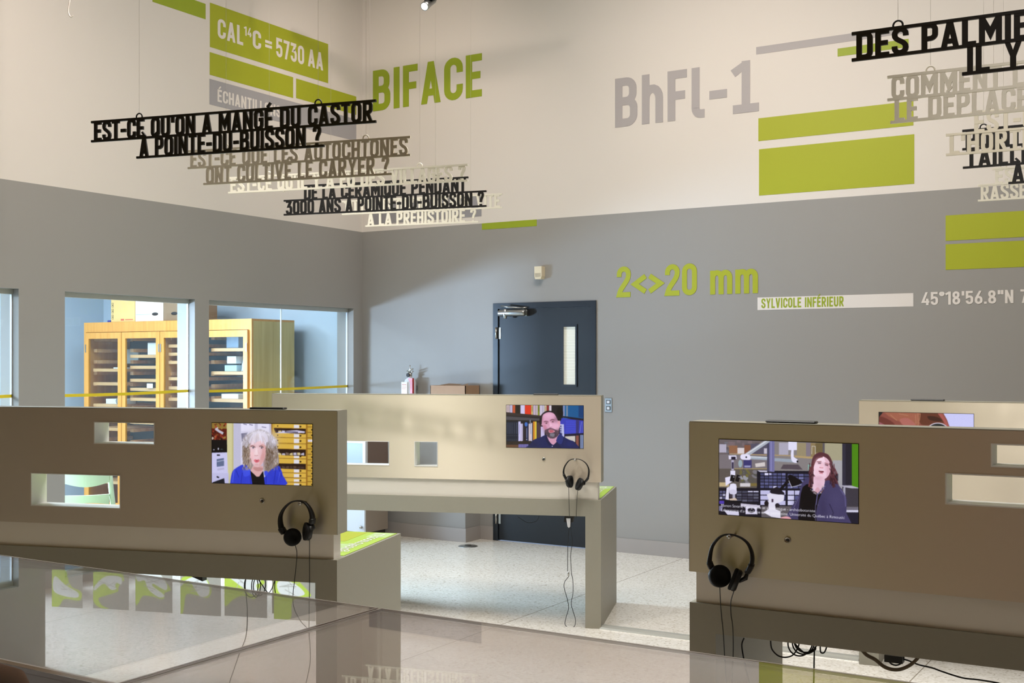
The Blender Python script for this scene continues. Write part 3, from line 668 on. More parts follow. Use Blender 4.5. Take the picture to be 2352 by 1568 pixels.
# ------------------------------------------------------------------ pictures on the screens
class Paint:
    def __init__(s, TL, TR, BR, BL): s.q = (TL, TR, BR, BL); s.sh = []
    def uv(s, p):
        TL, TR, BR, BL = s.q
        u = (p[0] - TL[0]) / (TR[0] - TL[0]); t = TL[1] + (TR[1] - TL[1]) * u; b = BL[1] + (BR[1] - BL[1]) * u
        return (u, (p[1] - t) / (b - t))
    def poly(s, P, c, k=0):
        if k: P = [(q.x, q.y) for q in smooth_pts([(a, b, 0) for a, b in P], k, True)]
        s.raw([s.uv(p) for p in P], c); return s
    def raw(s, P, c):
        for ax, lo in ((0, 1), (0, 0), (1, 1), (1, 0)):
            val = 1.0 if lo else 0.0; out = []
            ins = (lambda p: p[ax] <= 1.0) if lo else (lambda p: p[ax] >= 0.0)
            for i in range(len(P)):
                a, b = P[i - 1], P[i]
                if ins(a) != ins(b):
                    t = (val - a[ax]) / (b[ax] - a[ax]); out.append((a[0] + (b[0] - a[0]) * t, a[1] + (b[1] - a[1]) * t))
                if ins(b): out.append(b)
            P = out
            if len(P) < 3: return
        s.sh.append((P, c))
    def rect(s, x0, y0, x1, y1, c): return s.poly([(x0, y0), (x1, y0), (x1, y1), (x0, y1)], c)
    def ell(s, cx, cy_, rx, ry, c, rot=0, n=20):
        cr, sr = cos(radians(rot)), sin(radians(rot))
        return s.poly([(cx + rx * cos(2 * pi * i / n) * cr - ry * sin(2 * pi * i / n) * sr, cy_ + rx * cos(2 * pi * i / n) * sr + ry * sin(2 * pi * i / n) * cr) for i in range(n)], c)
    def line(s, P, w_, c, k=0):
        if k: P = [(q.x, q.y) for q in smooth_pts([(a, b, 0) for a, b in P], k)]
        for q in stroke_quads(P, w_): s.poly([(v.x, v.y) for v in q], c)
        return s
    def text(s, txt, x0, y0, width, c, slope=0.0):
        vs, fs = builtin_text(txt, 1.0)
        x1 = max(v[0] for v in vs); k = width / x1
        first = True
        for f in fs:
            s.poly([(x0 + vs[i][0] * k, y0 - vs[i][1] * k * 1.05 + vs[i][0] * k * slope) for i in f], c, 0)
            if not first: s.sh[-1] = (s.sh[-1][0], s.sh[-1][1], True)
            first = False
        return s
    def soft(s, cx, cy_, rx, ry, c, al=0.6, rot=0):
        u, v = s.uv((cx, cy_)); TL, TR, BR, BL = s.q
        s.sh.append(('soft', u, v, rx / (TR[0] - TL[0]), ry / (BL[1] - TL[1]), c, al, radians(rot))); return s
    def pixels(s, Wp, Hp, blur):
        ss = 2; Wn, Hn = Wp * ss, Hp * ss
        A = np.zeros((Hn, Wn, 3)); asp = (s.q[1][0] - s.q[0][0]) / (s.q[3][1] - s.q[0][1])
        for sh in s.sh:
            if sh[0] == 'soft':
                _, u, v, ru, rv, c, al, ro = sh
                yy, xx = np.mgrid[0:Hn, 0:Wn]
                X = ((xx + .5) / Wn - u) * asp; Y = (yy + .5) / Hn - v
                x_ = (X * cos(ro) + Y * sin(ro)) / (ru * asp); y_ = (-X * sin(ro) + Y * cos(ro)) / rv
                k = al * np.exp(-(x_ ** 2 + y_ ** 2) * 1.2)[..., None]
                A = A * (1 - k) + np.array(c, float) * k
                continue
            P = np.array([(p[0] * Wn, p[1] * Hn) for p in sh[0]]); c = sh[1]
            x0 = max(int(P[:, 0].min()), 0); x1 = min(int(P[:, 0].max()) + 2, Wn); y0 = max(int(P[:, 1].min()), 0); y1 = min(int(P[:, 1].max()) + 2, Hn)
            if x1 <= x0 or y1 <= y0: continue
            xs = np.arange(x0, x1) + .5; ys = (np.arange(y0, y1) + .5)[:, None]
            ins = np.zeros((y1 - y0, x1 - x0), bool)
            for (ax, ay), (bx, by) in zip(P, np.roll(P, -1, 0)):
                if ay == by: continue
                cr = (ay <= ys) != (by <= ys)
                ins ^= cr & (xs[None, :] < (bx - ax) * (ys - ay) / (by - ay) + ax)
            A[y0:y1, x0:x1][ins] = c
        A = A.reshape(Hp, ss, Wp, ss, 3).mean((1, 3))
        n = int(blur * 3) + 1; kx = np.exp(-np.arange(-n, n + 1) ** 2 / (2 * blur * blur)); kx /= kx.sum()
        for ax in (0, 1):
            Pd = np.pad(A, [(n, n) if i == ax else (0, 0) for i in range(3)], 'edge')
            A = sum(kx[i] * (Pd[i:i + A.shape[0]] if ax == 0 else Pd[:, i:i + A.shape[1]]) for i in range(2 * n + 1))
        rg = np.random.default_rng(1); A = A + rg.normal(0, 2.2, A.shape[:2] + (1,))
        A = np.clip(A, 0, 255) / 255
        return np.where(A <= .04045, A / 12.92, ((A + .055) / 1.055) ** 2.4)
    def build(s, name, x0, x1, z0, z1, y, m, parent, Wp=400, blur=0.9):
        Hp = int(Wp * (z1 - z0) / (x1 - x0)); A = s.pixels(Wp, Hp, blur)
        X = np.linspace(x0, x1, Wp); Z = np.linspace(z1, z0, Hp)
        V = np.zeros((Hp, Wp, 3)); V[..., 0] = X[None, :]; V[..., 1] = y; V[..., 2] = Z[:, None]
        i = np.arange(Hp * Wp).reshape(Hp, Wp)
        Q = np.stack([i[1:, :-1], i[1:, 1:], i[:-1, 1:], i[:-1, :-1]], -1).reshape(-1, 4)
        me = bpy.data.meshes.new(name); me.from_pydata(V.reshape(-1, 3).tolist(), [], Q.tolist()); me.materials.append(m)
        at = me.attributes.new('Col', 'FLOAT_COLOR', 'POINT')
        at.data.foreach_set('color', np.concatenate([A.reshape(-1, 3), np.ones((Hp * Wp, 1))], 1).astype(np.float32).ravel())
        me.update(); o = bpy.data.objects.new(name, me); COL.objects.link(o); o.parent = parent
        return o
R = random.Random(3)
def pic_woman_blue():
    p = Paint((145, 95), (2165, 103), (2165, 1362), (148, 1312))
    p.rect(140, 80, 2180, 1380, (205, 203, 222))
    p.rect(140, 80, 470, 450, (92, 30, 22)); p.rect(140, 80, 470, 210, (140, 112, 52))
    for i in range(46):
        x, y = R.uniform(150, 440), R.uniform(95, 440)
        p.ell(x, y, R.uniform(8, 40), R.uniform(6, 22), R.choice([(150, 120, 60), (70, 20, 16), (160, 60, 40), (190, 180, 170), (110, 30, 24), (40, 20, 16)]), R.uniform(0, 180), 8)
    p.line([(220, 210), (290, 260), (380, 310)], 50, (190, 185, 200))
    p.rect(140, 440, 460, 700, (14, 12, 18)); p.ell(190, 640, 14, 12, (190, 190, 210)); p.ell(280, 620, 14, 24, (190, 190, 205)); p.ell(350, 630, 30, 8, (60, 80, 80))
    p.poly([(450, 80), (600, 80), (600, 1330), (490, 1330), (460, 700)], (206, 200, 152))
    p.rect(560, 80, 600, 1330, (188, 180, 130)); p.rect(590, 80, 1370, 1330, (190, 188, 214))
    p.rect(740, 80, 1020, 260, (228, 226, 250)); p.rect(1080, 80, 1310, 420, (226, 224, 248)); p.rect(740, 255, 1030, 1000, (214, 212, 240))
    for q in (((790, 110), (860, 125)), ((910, 118), (980, 135)), ((1160, 165), (1250, 180))): p.line(q, 16, (110, 105, 140))
    p.poly([(745, 305), (880, 285), (840, 420), (760, 470)], (90, 90, 120))
    p.poly([(145, 700), (460, 690), (475, 1110), (490, 1330), (145, 1330)], (200, 198, 236)); p.rect(145, 1110, 490, 1330, (190, 188, 226))
    p.rect(250, 735, 312, 760, (30, 30, 40)); p.poly([(245, 830), (395, 805), (398, 965), (248, 985)], (96, 108, 142)); p.line([(250, 880), (395, 850)], 16, (170, 176, 206))
    p.line([(260, 1040), (400, 1020)], 40, (178, 176, 210)); p.poly([(245, 1170), (300, 1190), (290, 1215), (245, 1200)], (28, 28, 38)); p.poly([(160, 1300), (400, 1215), (412, 1330), (160, 1330)], (24, 26, 36))
    # drawer cabinet
    p.rect(1350, 80, 1420, 1380, (150, 104, 40)); p.rect(1375, 80, 2180, 1380, (196, 158, 62))
    ys = [(105, 185), (290, 375), (390, 490), (525, 610), (710, 800), (815, 910), (1010, 1090), (1110, 1190), (1215, 1280), (1300, 1370)]
    for a, b in ys:
        p.poly([(1420, a - 6), (2045, a + 6), (2045, b + 8), (1420, b - 4)], (214, 174, 72)); p.line([(1420, b), (2045, b + 12)], 10, (124, 84, 30))
        p.rect(1800, a + 12, 1905, b, (222, 218, 226)); p.ell(1930, (a + b) / 2 + 8, 18, 18, (40, 26, 16)); p.ell(1480, (a + b) / 2, 13, 13, (70, 44, 20))
    for a, b in ((190, 285), (615, 735), (905, 1010)):
        p.poly([(1400, a), (2035, a + 10), (2035, b + 20), (1440, b)], (40, 22, 18))
        for i in range(7):
            x = 1490 + i * 75; p.poly([(x, b - R.uniform(25, 60)), (x + 60, b - R.uniform(30, 60)), (x + 66, b + 4), (x, b)], R.choice([(190, 186, 210), (160, 150, 170), (120, 100, 90), (206, 190, 140)]) if a < 900 else R.choice([(84, 64, 52), (110, 90, 80), (70, 50, 44)]))
    p.poly([(1430, 290), (1620, 245), (1860, 225), (2020, 250), (2020, 280), (1600, 292)], (200, 196, 226)); p.line([(1620, 262), (1880, 268)], 16, (40, 30, 50))
    p.rect(2040, 80, 2070, 1380, (150, 104, 34)); p.rect(2075, 80, 2180, 1380, (196, 158, 60))
    for k in range(11):
        y = 155 + k * 112; p.line([(2070, y), (2180, y + 4)], 12, (110, 74, 26)); p.ell(2155, y + 60, 14, 18, (50, 32, 16))
    p.rect(2075, 415, 2165, 465, (214, 208, 220))
    # hair behind
    p.poly([(1110, 215), (930, 290), (800, 400), (770, 560), (770, 760), (790, 900), (900, 1020), (990, 1040), (1000, 700), (1180, 560), (1200, 1040), (1290, 1100), (1400, 1020), (1500, 920), (1490, 700), (1450, 500), (1370, 340), (1250, 260)], (150, 138, 136), 5)
    p.soft(1110, 330, 300, 130, (214, 208, 222), .9); p.soft(860, 470, 110, 130, (190, 182, 190), .7); p.soft(1370, 470, 120, 140, (184, 176, 186), .7)
    for i in range(230):
        t = R.random(); side = R.choice((-1, 1)); yy = R.uniform(330, 1000)
        x = (R.uniform(785, 930) if side < 0 else R.uniform(1230, 1470)); g_ = R.uniform(-1, 1)
        base = (196, 190, 204) if yy < 560 else ((150, 126, 104) if t < .5 else (100, 80, 66) if t < .8 else (178, 164, 156))
        p.line([(x, yy), (x + R.uniform(-26, 26), yy + 40), (x + R.uniform(-20, 20), yy + 85)], R.uniform(6, 13), tuple(int(v + g_ * 14) for v in base))
    # jacket, top, neck
    p.poly([(520, 1330), (560, 1100), (640, 1010), (800, 930), (900, 1000), (1000, 1150), (1200, 1200), (1300, 1080), (1480, 950), (1540, 1020), (1580, 1150), (1600, 1380), (520, 1380)], (48, 62, 206), 3)
    p.poly([(930, 1060), (1060, 1180), (1190, 1070), (1225, 1360), (975, 1360)], (10, 8, 16))
    p.poly([(985, 960), (1190, 960), (1190, 1060), (1110, 1180), (1055, 1180), (935, 1060)], (214, 168, 170)); p.poly([(1000, 990), (1180, 1000), (1170, 1050), (1080, 1070), (1010, 1040)], (190, 138, 138), 3)
    p.poly([(790, 930), (900, 1010), (935, 1120), (850, 1180), (790, 1150)], (62, 80, 226), 3); p.poly([(1210, 1080), (1260, 1060), (1290, 1110), (1230, 1170)], (58, 76, 222), 3)
    for q in (((770, 1100), (740, 1330)), ((640, 1050), (700, 1200)), ((1440, 1050), (1400, 1330)), ((1500, 1000), (1560, 1180)), ((930, 1180), (940, 1330)), ((1250, 1170), (1250, 1330))): p.line(q, 14, (30, 40, 160))
    p.line([(600, 1060), (570, 1300)], 16, (84, 100, 236)); p.line([(1530, 1080), (1480, 1300)], 14, (80, 96, 232))
    # face
    p.poly([(905, 560), (930, 420), (1080, 360), (1200, 420), (1240, 560), (1240, 720), (1190, 880), (1130, 960), (1060, 985), (1000, 950), (945, 860), (915, 720)], (232, 196, 204), 5)
    p.poly([(1150, 520), (1240, 560), (1236, 720), (1180, 880), (1110, 960), (1130, 800), (1170, 680)], (222, 172, 174), 4)
    p.poly([(930, 690), (990, 690), (1000, 790), (960, 850)], (236, 190, 196), 3)
    p.line([(930, 566), (980, 555), (1030, 585)], 16, (140, 96, 92), 4); p.line([(1110, 565), (1150, 555), (1195, 585)], 16, (150, 104, 98), 4)
    for x in (985, 1155): p.ell(x, 590, 34, 20, (226, 214, 226)); p.ell(x + 4, 590, 18, 18, (62, 52, 70)); p.ell(x + 8, 584, 5, 5, (240, 240, 250))
    p.poly([(1040, 600), (1062, 600), (1100, 720), (1080, 755), (1030, 755), (1000, 735)], (236, 206, 212), 4); p.line([(1012, 745), (1050, 756), (1090, 742)], 9, (176, 110, 112), 4); p.line([(1082, 640), (1100, 720)], 8, (206, 158, 160))
    p.poly([(1000, 850), (1035, 828), (1065, 838), (1100, 828), (1118, 860), (1085, 890), (1040, 896)], (216, 110, 124), 4); p.ell(1062, 858, 24, 9, (150, 52, 70)); p.line([(1030, 925), (1090, 925)], 8, (206, 160, 164))
    for q in ((985, 560, 70, 34), (1155, 560, 70, 34)): p.soft(*q, (170, 120, 120), .35)
    p.soft(960, 740, 60, 90, (244, 206, 212), .5); p.soft(1060, 660, 30, 90, (248, 226, 232), .5); p.soft(1190, 780, 70, 160, (196, 138, 140), .5); p.soft(1060, 950, 90, 40, (200, 150, 152), .5); p.soft(940, 840, 40, 100, (206, 160, 166), .4)
    p.line([(938, 570), (985, 556), (1030, 588)], 10, (90, 60, 64), 4); p.line([(1112, 568), (1155, 556), (1196, 588)], 10, (90, 60, 64), 4)
    p.poly([(900, 560), (925, 400), (1000, 300), (1120, 250), (1240, 300), (1290, 420), (1260, 560), (1215, 470), (1150, 440), (1070, 470), (990, 440), (935, 480)], (216, 208, 226), 4)
    for i in range(70):
        x = R.uniform(925, 1260); y0 = 290 + abs(x - 1090) * .5; p.line([(x + (1090 - x) * .3, y0), (x, y0 + R.uniform(90, 190))], R.uniform(5, 10), R.choice([(236, 230, 246), (196, 184, 200), (206, 190, 190), (224, 216, 236)]))
    for i in range(46):
        x = R.uniform(1235, 1300); yy = R.uniform(470, 960); p.line([(x, yy), (x + R.uniform(-14, 20), yy + 60)], 9, R.choice([(120, 98, 84), (168, 148, 132), (92, 72, 60)]))
    for i in range(46):
        x = R.uniform(880, 935); yy = R.uniform(480, 960); p.line([(x, yy), (x + R.uniform(-20, 14), yy + 60)], 9, R.choice([(150, 132, 120), (190, 180, 176), (110, 92, 80)]))
    for i in range(260):
        side = R.choice((-1, 1)); yy = R.uniform(400, 1010); x = R.uniform(770, 900) if side < 0 else R.uniform(1260, 1500)
        p.line([(x, yy), (x + R.uniform(-18, 18), yy + 26), (x + R.uniform(-14, 14), yy + 52)], R.uniform(4, 8), R.choice([(206, 200, 210), (170, 150, 134), (120, 100, 84), (96, 78, 64)]) if yy > 540 else R.choice([(220, 216, 232), (180, 172, 188), (150, 140, 150)]))
    for i in range(150):
        a_ = R.uniform(pi, 2 * pi); r_ = R.uniform(.8, 1.04); x = 1110 + 330 * r_ * cos(a_); y = 500 + 280 * r_ * sin(a_)
        p.line([(x, y), (x + R.uniform(-26, 26), y + R.uniform(10, 40))], R.uniform(5, 10), R.choice([(226, 222, 238), (200, 194, 210), (176, 168, 184), (236, 232, 248)]))
    p.soft(820, 700, 40, 260, (110, 92, 80), .35); p.soft(1330, 800, 60, 240, (84, 66, 56), .45); p.soft(1120, 300, 150, 70, (240, 236, 250), .5)
    p.soft(700, 1250, 160, 120, (40, 54, 190), .4); p.soft(1450, 1250, 140, 120, (36, 48, 180), .5)
    return p
def pic_man():
    p = Paint((150, 115), (2230, 125), (2230, 1295), (150, 1268))
    p.rect(100, 80, 2300, 1340, (26, 20, 26))
    xs = [150, 250, 325, 400, 540, 660, 830, 880, 960, 1010, 1060, 1130, 1190, 1250, 1310, 1380]
    cs = [(196, 176, 180), (186, 178, 210), (190, 84, 48), (36, 28, 24), (206, 196, 232), (214, 52, 26), (206, 180, 110), (190, 170, 190), (200, 182, 190), (128, 138, 40), (200, 190, 214), (186, 180, 200), (208, 186, 150), (140, 40, 40), (206, 196, 206)]
    for i in range(len(cs)):
        p.poly([(xs[i], 100), (xs[i + 1] - 4, 100), (xs[i + 1] - 4, 320 + (xs[i] - 150) * .1), (xs[i], 312 + (xs[i] - 150) * .1)], cs[i])
        if i % 3 == 0: p.rect((xs[i] + xs[i + 1]) / 2 - 6, 150, (xs[i] + xs[i + 1]) / 2 + 6, 290, tuple(int(v * .6) for v in cs[i]))
    p.poly([(150, 310), (1090, 400), (1090, 450), (150, 400)], (52, 40, 40)); p.poly([(150, 420), (1090, 480), (1090, 540), (150, 520)], (74, 70, 76))
    for i in range(7):
        x = 160 + i * 50; p.rect(x, 570, x + 44, 1120, (18, 22, 44)); p.rect(x + 14, 590, x + 24, 900, (96, 106, 130)); p.ell(x + 18, 950, 9, 7, (120, 124, 130)); p.ell(x + 18, 1060, 10, 20, (60, 64, 76))
    for x0, x1, y0, c in ((480, 545, 560, (196, 190, 232)), (545, 605, 620, (186, 178, 210)), (610, 690, 600, (34, 22, 34)), (690, 755, 580, (24, 30, 72)), (760, 830, 620, (206, 190, 196)), (830, 860, 600, (190, 184, 206)), (880, 935, 560, (206, 130, 40)), (930, 975, 560, (210, 190, 60)), (975, 1075, 590, (70, 50, 58)), (1085, 1190, 700, (196, 186, 226))):
        p.poly([(x0, y0), (x1, y0), (x1, 1090), (x0, 1105)], c)
    p.ell(690, 640, 40, 60, (64, 110, 190)); p.rect(700, 740, 716, 1010, (130, 136, 170)); p.ell(706, 1052, 14, 14, (200, 200, 210)); p.line([(510, 640), (505, 900)], 14, (150, 144, 190)); p.line([(800, 520), (820, 900)], 22, (150, 160, 176))
    p.poly([(150, 1110), (830, 1090), (830, 1160), (150, 1190)], (40, 28, 26)); p.rect(150, 1195, 480, 1300, (96, 64, 44)); p.rect(480, 1180, 760, 1300, (96, 88, 150))
    for i in range(6): p.rect(500 + i * 44, 1180, 512 + i * 44, 1300, (140, 130, 190))
    # right shelves, blue boxes
    p.rect(1680, 100, 2300, 480, (20, 96, 150)); p.poly([(1820, 100), (2300, 100), (2300, 500), (1820, 420)], (16, 84, 140)); p.rect(1770, 110, 1815, 420, (120, 130, 150)); p.rect(1690, 110, 1730, 420, (140, 140, 180))
    p.poly([(2100, 100), (2300, 100), (2300, 480), (2100, 440)], (10, 56, 110))
    p.poly([(1680, 410), (2300, 490), (2300, 540), (1680, 450)], (24, 20, 40)); p.poly([(1600, 460), (2300, 545), (2300, 900), (1600, 960)], (54, 60, 178))
    for i in range(8): p.rect(1760, 540 + i * 48, 2030, 560 + i * 48, (66, 76, 206))
    p.poly([(2030, 520), (2120, 535), (2100, 900), (2030, 900)], (50, 46, 110)); p.line([(2180, 560), (2130, 880)], 18, (110, 120, 190)); p.line([(2220, 560), (2190, 880)], 14, (90, 96, 170))
    p.poly([(1590, 630), (1705, 630), (1720, 980), (1620, 980)], (184, 186, 226))
    for k in range(4): p.ell(1632, 690 + k * 62, 26, 20, (40, 44, 100)); p.ell(1645, 690 + k * 62, 14, 10, (184, 186, 226))
    p.ell(1640, 900, 28, 16, (30, 34, 80))
    p.poly([(1720, 900), (2300, 870), (2300, 930), (1720, 970)], (22, 18, 44)); p.poly([(1740, 965), (2010, 950), (2010, 1120), (1740, 1060)], (200, 194, 186)); p.rect(2030, 940, 2105, 1300, (130, 76, 66)); p.rect(2105, 920, 2140, 1300, (24, 18, 30)); p.rect(2140, 920, 2300, 1300, (110, 124, 160)); p.ell(1600, 330, 90, 160, (10, 8, 10))
    # man
    p.poly([(740, 1340), (800, 1180), (900, 1060), (1060, 1000), (1250, 920), (1600, 880), (1680, 960), (1860, 1060), (1990, 1120), (2030, 1340)], (22, 28, 82), 4)
    p.poly([(1270, 930), (1590, 900), (1560, 1100), (1430, 1200), (1310, 1090)], (206, 150, 178), 3)
    p.poly([(1250, 950), (1310, 1100), (1400, 1220), (1300, 1200), (1200, 1000)], (16, 20, 62), 2); p.poly([(1590, 900), (1690, 980), (1640, 1180), (1500, 1090)], (34, 44, 112), 2); p.poly([(1400, 1230), (1520, 1110), (1700, 1340), (1380, 1340)], (18, 22, 66)); p.ell(1398, 1235, 16, 14, (190, 190, 210))
    p.poly([(1060, 640), (1060, 480), (1110, 370), (1220, 280), (1340, 270), (1480, 310), (1580, 400), (1640, 480), (1600, 560), (1540, 560), (1480, 420), (1330, 330), (1180, 380), (1130, 520), (1140, 690)], (22, 14, 20), 4)
    p.poly([(1120, 520), (1150, 380), (1280, 310), (1420, 330), (1500, 430), (1550, 540), (1600, 560), (1610, 640), (1570, 780), (1560, 860), (1480, 960), (1380, 980), (1280, 930), (1200, 820), (1140, 680), (1090, 660), (1110, 640)], (216, 160, 190), 4)
    p.poly([(1540, 560), (1600, 540), (1615, 620), (1580, 740), (1545, 720)], (222, 158, 174), 3); p.poly([(1390, 640), (1560, 620), (1550, 800), (1440, 760)], (226, 172, 200), 3); p.poly([(1140, 680), (1230, 660), (1250, 760), (1210, 800)], (206, 140, 166), 3)
    p.poly([(1190, 810), (1280, 760), (1350, 740), (1450, 770), (1540, 800), (1580, 840), (1560, 930), (1480, 1000), (1390, 1025), (1300, 990), (1230, 910)], (70, 52, 66), 4)
    p.poly([(1290, 800), (1350, 770), (1430, 790), (1470, 830), (1430, 860), (1320, 870)], (196, 130, 150), 4); p.poly([(1320, 810), (1370, 795), (1430, 810), (1400, 850), (1340, 850)], (206, 96, 112), 3); p.line([(1330, 822), (1430, 818)], 9, (110, 40, 60)); p.poly([(1330, 900), (1400, 880), (1460, 900), (1440, 970), (1370, 985)], (120, 116, 130), 3)
    p.line([(1170, 575), (1220, 555), (1290, 575)], 20, (96, 56, 70), 4); p.line([(1340, 535), (1400, 505), (1460, 520)], 20, (96, 56, 70), 4)
    for x, y in ((1235, 605), (1410, 565)): p.ell(x, y + 4, 46, 24, (176, 110, 130)); p.ell(x, y, 34, 15, (206, 180, 200)); p.ell(x + 2, y, 16, 15, (50, 26, 40))
    for q in ((1235, 575, 70, 40), (1410, 535, 70, 40)): p.soft(*q, (150, 90, 110), .45)
    p.soft(1300, 400, 130, 70, (236, 186, 214), .6); p.soft(1170, 720, 60, 90, (190, 124, 150), .5); p.soft(1500, 690, 70, 110, (232, 178, 206), .5); p.soft(1230, 830, 60, 70, (110, 76, 92), .6); p.soft(1540, 820, 50, 70, (110, 76, 92), .6); p.soft(1340, 770, 90, 30, (120, 80, 96), .5); p.soft(1140, 520, 30, 120, (180, 120, 146), .5)
    p.poly([(1300, 590), (1350, 590), (1400, 690), (1390, 730), (1330, 735), (1290, 710)], (226, 172, 200), 3); p.line([(1320, 728), (1385, 712)], 12, (120, 60, 86)); p.soft(1365, 660, 26, 60, (240, 196, 220), .6); p.soft(1300, 660, 22, 70, (186, 128, 152), .5)
    for i in range(150):
        a_ = R.uniform(0, pi); x = 1395 - 170 * cos(a_) * R.uniform(.8, 1.05); y = 850 + 150 * sin(a_) * R.uniform(.7, 1.1); p.line([(x, y), (x + R.uniform(-10, 10), y + R.uniform(12, 30))], 6, R.choice([(60, 44, 56), (96, 76, 88), (140, 128, 138), (44, 32, 44)]))
    p.soft(900, 1200, 130, 100, (16, 20, 60), .5); p.soft(1850, 1180, 110, 90, (30, 40, 110), .5); p.soft(1500, 500, 60, 90, (60, 36, 50), .35)
    return p
def pic_woman_lab():
    p = Paint((80, 62), (2225, 122), (2222, 1368), (88, 1232))
    p.rect(40, 40, 2300, 1420, (92, 86, 92)); p.rect(40, 40, 900, 300, (104, 94, 98)); p.rect(40, 300, 900, 520, (120, 112, 118)); p.rect(900, 60, 1700, 560, (132, 126, 128)); p.rect(40, 520, 720, 830, (92, 84, 80))
    for i in range(60):
        x, y = R.uniform(80, 850), R.uniform(70, 280); p.rect(x, y, x + R.uniform(20, 70), y + R.uniform(20, 60), R.choice([(120, 104, 110), (86, 80, 90), (140, 116, 100), (110, 110, 120)]))
    p.poly([(85, 140), (200, 140), (200, 270), (85, 270)], (176, 170, 190)); p.poly([(245, 160), (380, 160), (380, 280), (245, 280)], (142, 100, 76)); p.rect(380, 195, 488, 285, (216, 206, 210)); p.rect(490, 150, 590, 280, (130, 84, 64)); p.rect(590, 130, 850, 290, (84, 80, 100)); p.rect(800, 200, 850, 285, (196, 190, 206))
    p.line([(250, 290), (1540, 320)], 16, (170, 146, 112)); p.rect(1035, 110, 1180, 300, (170, 166, 186)); p.rect(1310, 110, 1500, 330, (150, 138, 110)); p.rect(1450, 110, 1520, 320, (128, 118, 130)); p.rect(1520, 110, 1700, 350, (140, 122, 88)); p.rect(1590, 110, 1700, 260, (110, 96, 66)); p.line([(1535, 290), (1540, 160), (1590, 165), (1590, 290)], 8, (200, 196, 190)); p.poly([(1280, 310), (1560, 330), (1560, 360), (1280, 340)], (176, 152, 110)); p.rect(1730, 110, 1990, 400, (164, 158, 132)); p.rect(1850, 380, 1990, 820, (166, 164, 170))
    p.line([(330, 520), (860, 520)], 14, (160, 142, 100)); p.rect(475, 385, 605, 510, (60, 56, 110)); p.rect(490, 470, 590, 500, (150, 150, 190)); p.poly([(660, 440), (815, 415), (820, 480), (670, 495)], (208, 200, 200)); p.ell(425, 440, 32, 60, (150, 170, 180)); p.poly([(1060, 520), (1100, 450), (1330, 450), (1400, 530)], (84, 74, 84)); p.rect(1480, 450, 1520, 540, (130, 180, 170))
    for i in range(26): p.ell(R.uniform(430, 690), R.uniform(560, 740), R.uniform(14, 60), R.uniform(8, 30), R.choice([(120, 116, 124), (86, 84, 80), (150, 150, 160), (110, 104, 60)]), R.uniform(0, 90), 10)
    p.rect(85, 735, 240, 800, (190, 170, 130)); p.rect(420, 745, 585, 800, (206, 200, 206)); p.rect(590, 745, 690, 790, (120, 104, 60))
    p.rect(60, 820, 760, 1400, (26, 22, 34)); p.rect(690, 550, 1520, 1100, (24, 22, 36)); p.poly([(690, 545), (860, 550), (850, 572), (740, 570)], (200, 196, 220))
    def grid(x0, y0, x1, y1, nx, ny, pal):
        for i in range(nx):
            for j in range(ny):
                a = x0 + (x1 - x0) * i / nx; b = y0 + (y1 - y0) * j / ny
                p.rect(a + 5, b + 6, a + (x1 - x0) / nx - 4, b + (y1 - y0) / ny - 6, R.choice(pal))
    blue = [(78, 80, 122), (92, 94, 140), (66, 68, 104), (84, 86, 130), (110, 112, 160)]
    grid(740, 580, 1140, 825, 6, 5, blue); grid(1165, 590, 1500, 830, 4, 5, blue + [(206, 204, 236)]); grid(740, 850, 1140, 1090, 2, 3, [(206, 204, 238), (190, 188, 226), (60, 60, 100)]); grid(1165, 850, 1380, 1090, 2, 3, [(206, 204, 238), (190, 188, 226), (90, 92, 140)]); grid(360, 860, 720, 1040, 4, 4, [(70, 70, 90), (60, 58, 78), (90, 90, 110)]); grid(540, 860, 720, 890, 2, 1, [(196, 194, 220)]); grid(85, 860, 190, 1000, 2, 3, [(84, 84, 120), (170, 168, 196)])
    p.rect(810, 585, 868, 620, (214, 212, 242)); p.rect(880, 585, 915, 615, (190, 188, 226)); p.rect(945, 790, 1000, 828, (206, 204, 236))
    p.poly([(850, 70), (965, 75), (965, 570), (850, 560)], (112, 110, 158)); p.rect(850, 70, 885, 560, (70, 68, 96)); p.rect(905, 80, 920, 560, (140, 138, 190))
    p.line([(880, 70), (520, 310)], 62, (170, 176, 190)); p.line([(870, 66), (510, 300)], 18, (214, 216, 226)); p.line([(560, 345), (850, 360)], 50, (160, 170, 186)); p.line([(965, 375), (1280, 395)], 50, (150, 160, 176)); p.line([(560, 332), (850, 348)], 14, (206, 212, 222))
    p.poly([(425, 330), (450, 295), (540, 295), (585, 320), (580, 380), (470, 380), (435, 365)], (226, 222, 246), 3); p.ell(520, 340, 13, 13, (20, 20, 30)); p.rect(1180, 90, 1312, 225, (222, 220, 246)); p.poly([(1225, 225), (1262, 225), (1262, 330), (1320, 370), (1310, 425), (1245, 410), (1220, 350)], (224, 222, 246), 2); p.ell(1318, 402, 14, 16, (20, 20, 34))
    # microscope at left
    p.poly([(235, 315), (360, 312), (370, 370), (240, 375)], (218, 214, 238)); p.rect(280, 335, 350, 380, (36, 30, 50)); p.rect(283, 385, 322, 545, (176, 170, 196)); p.rect(288, 420, 318, 520, (50, 44, 70))
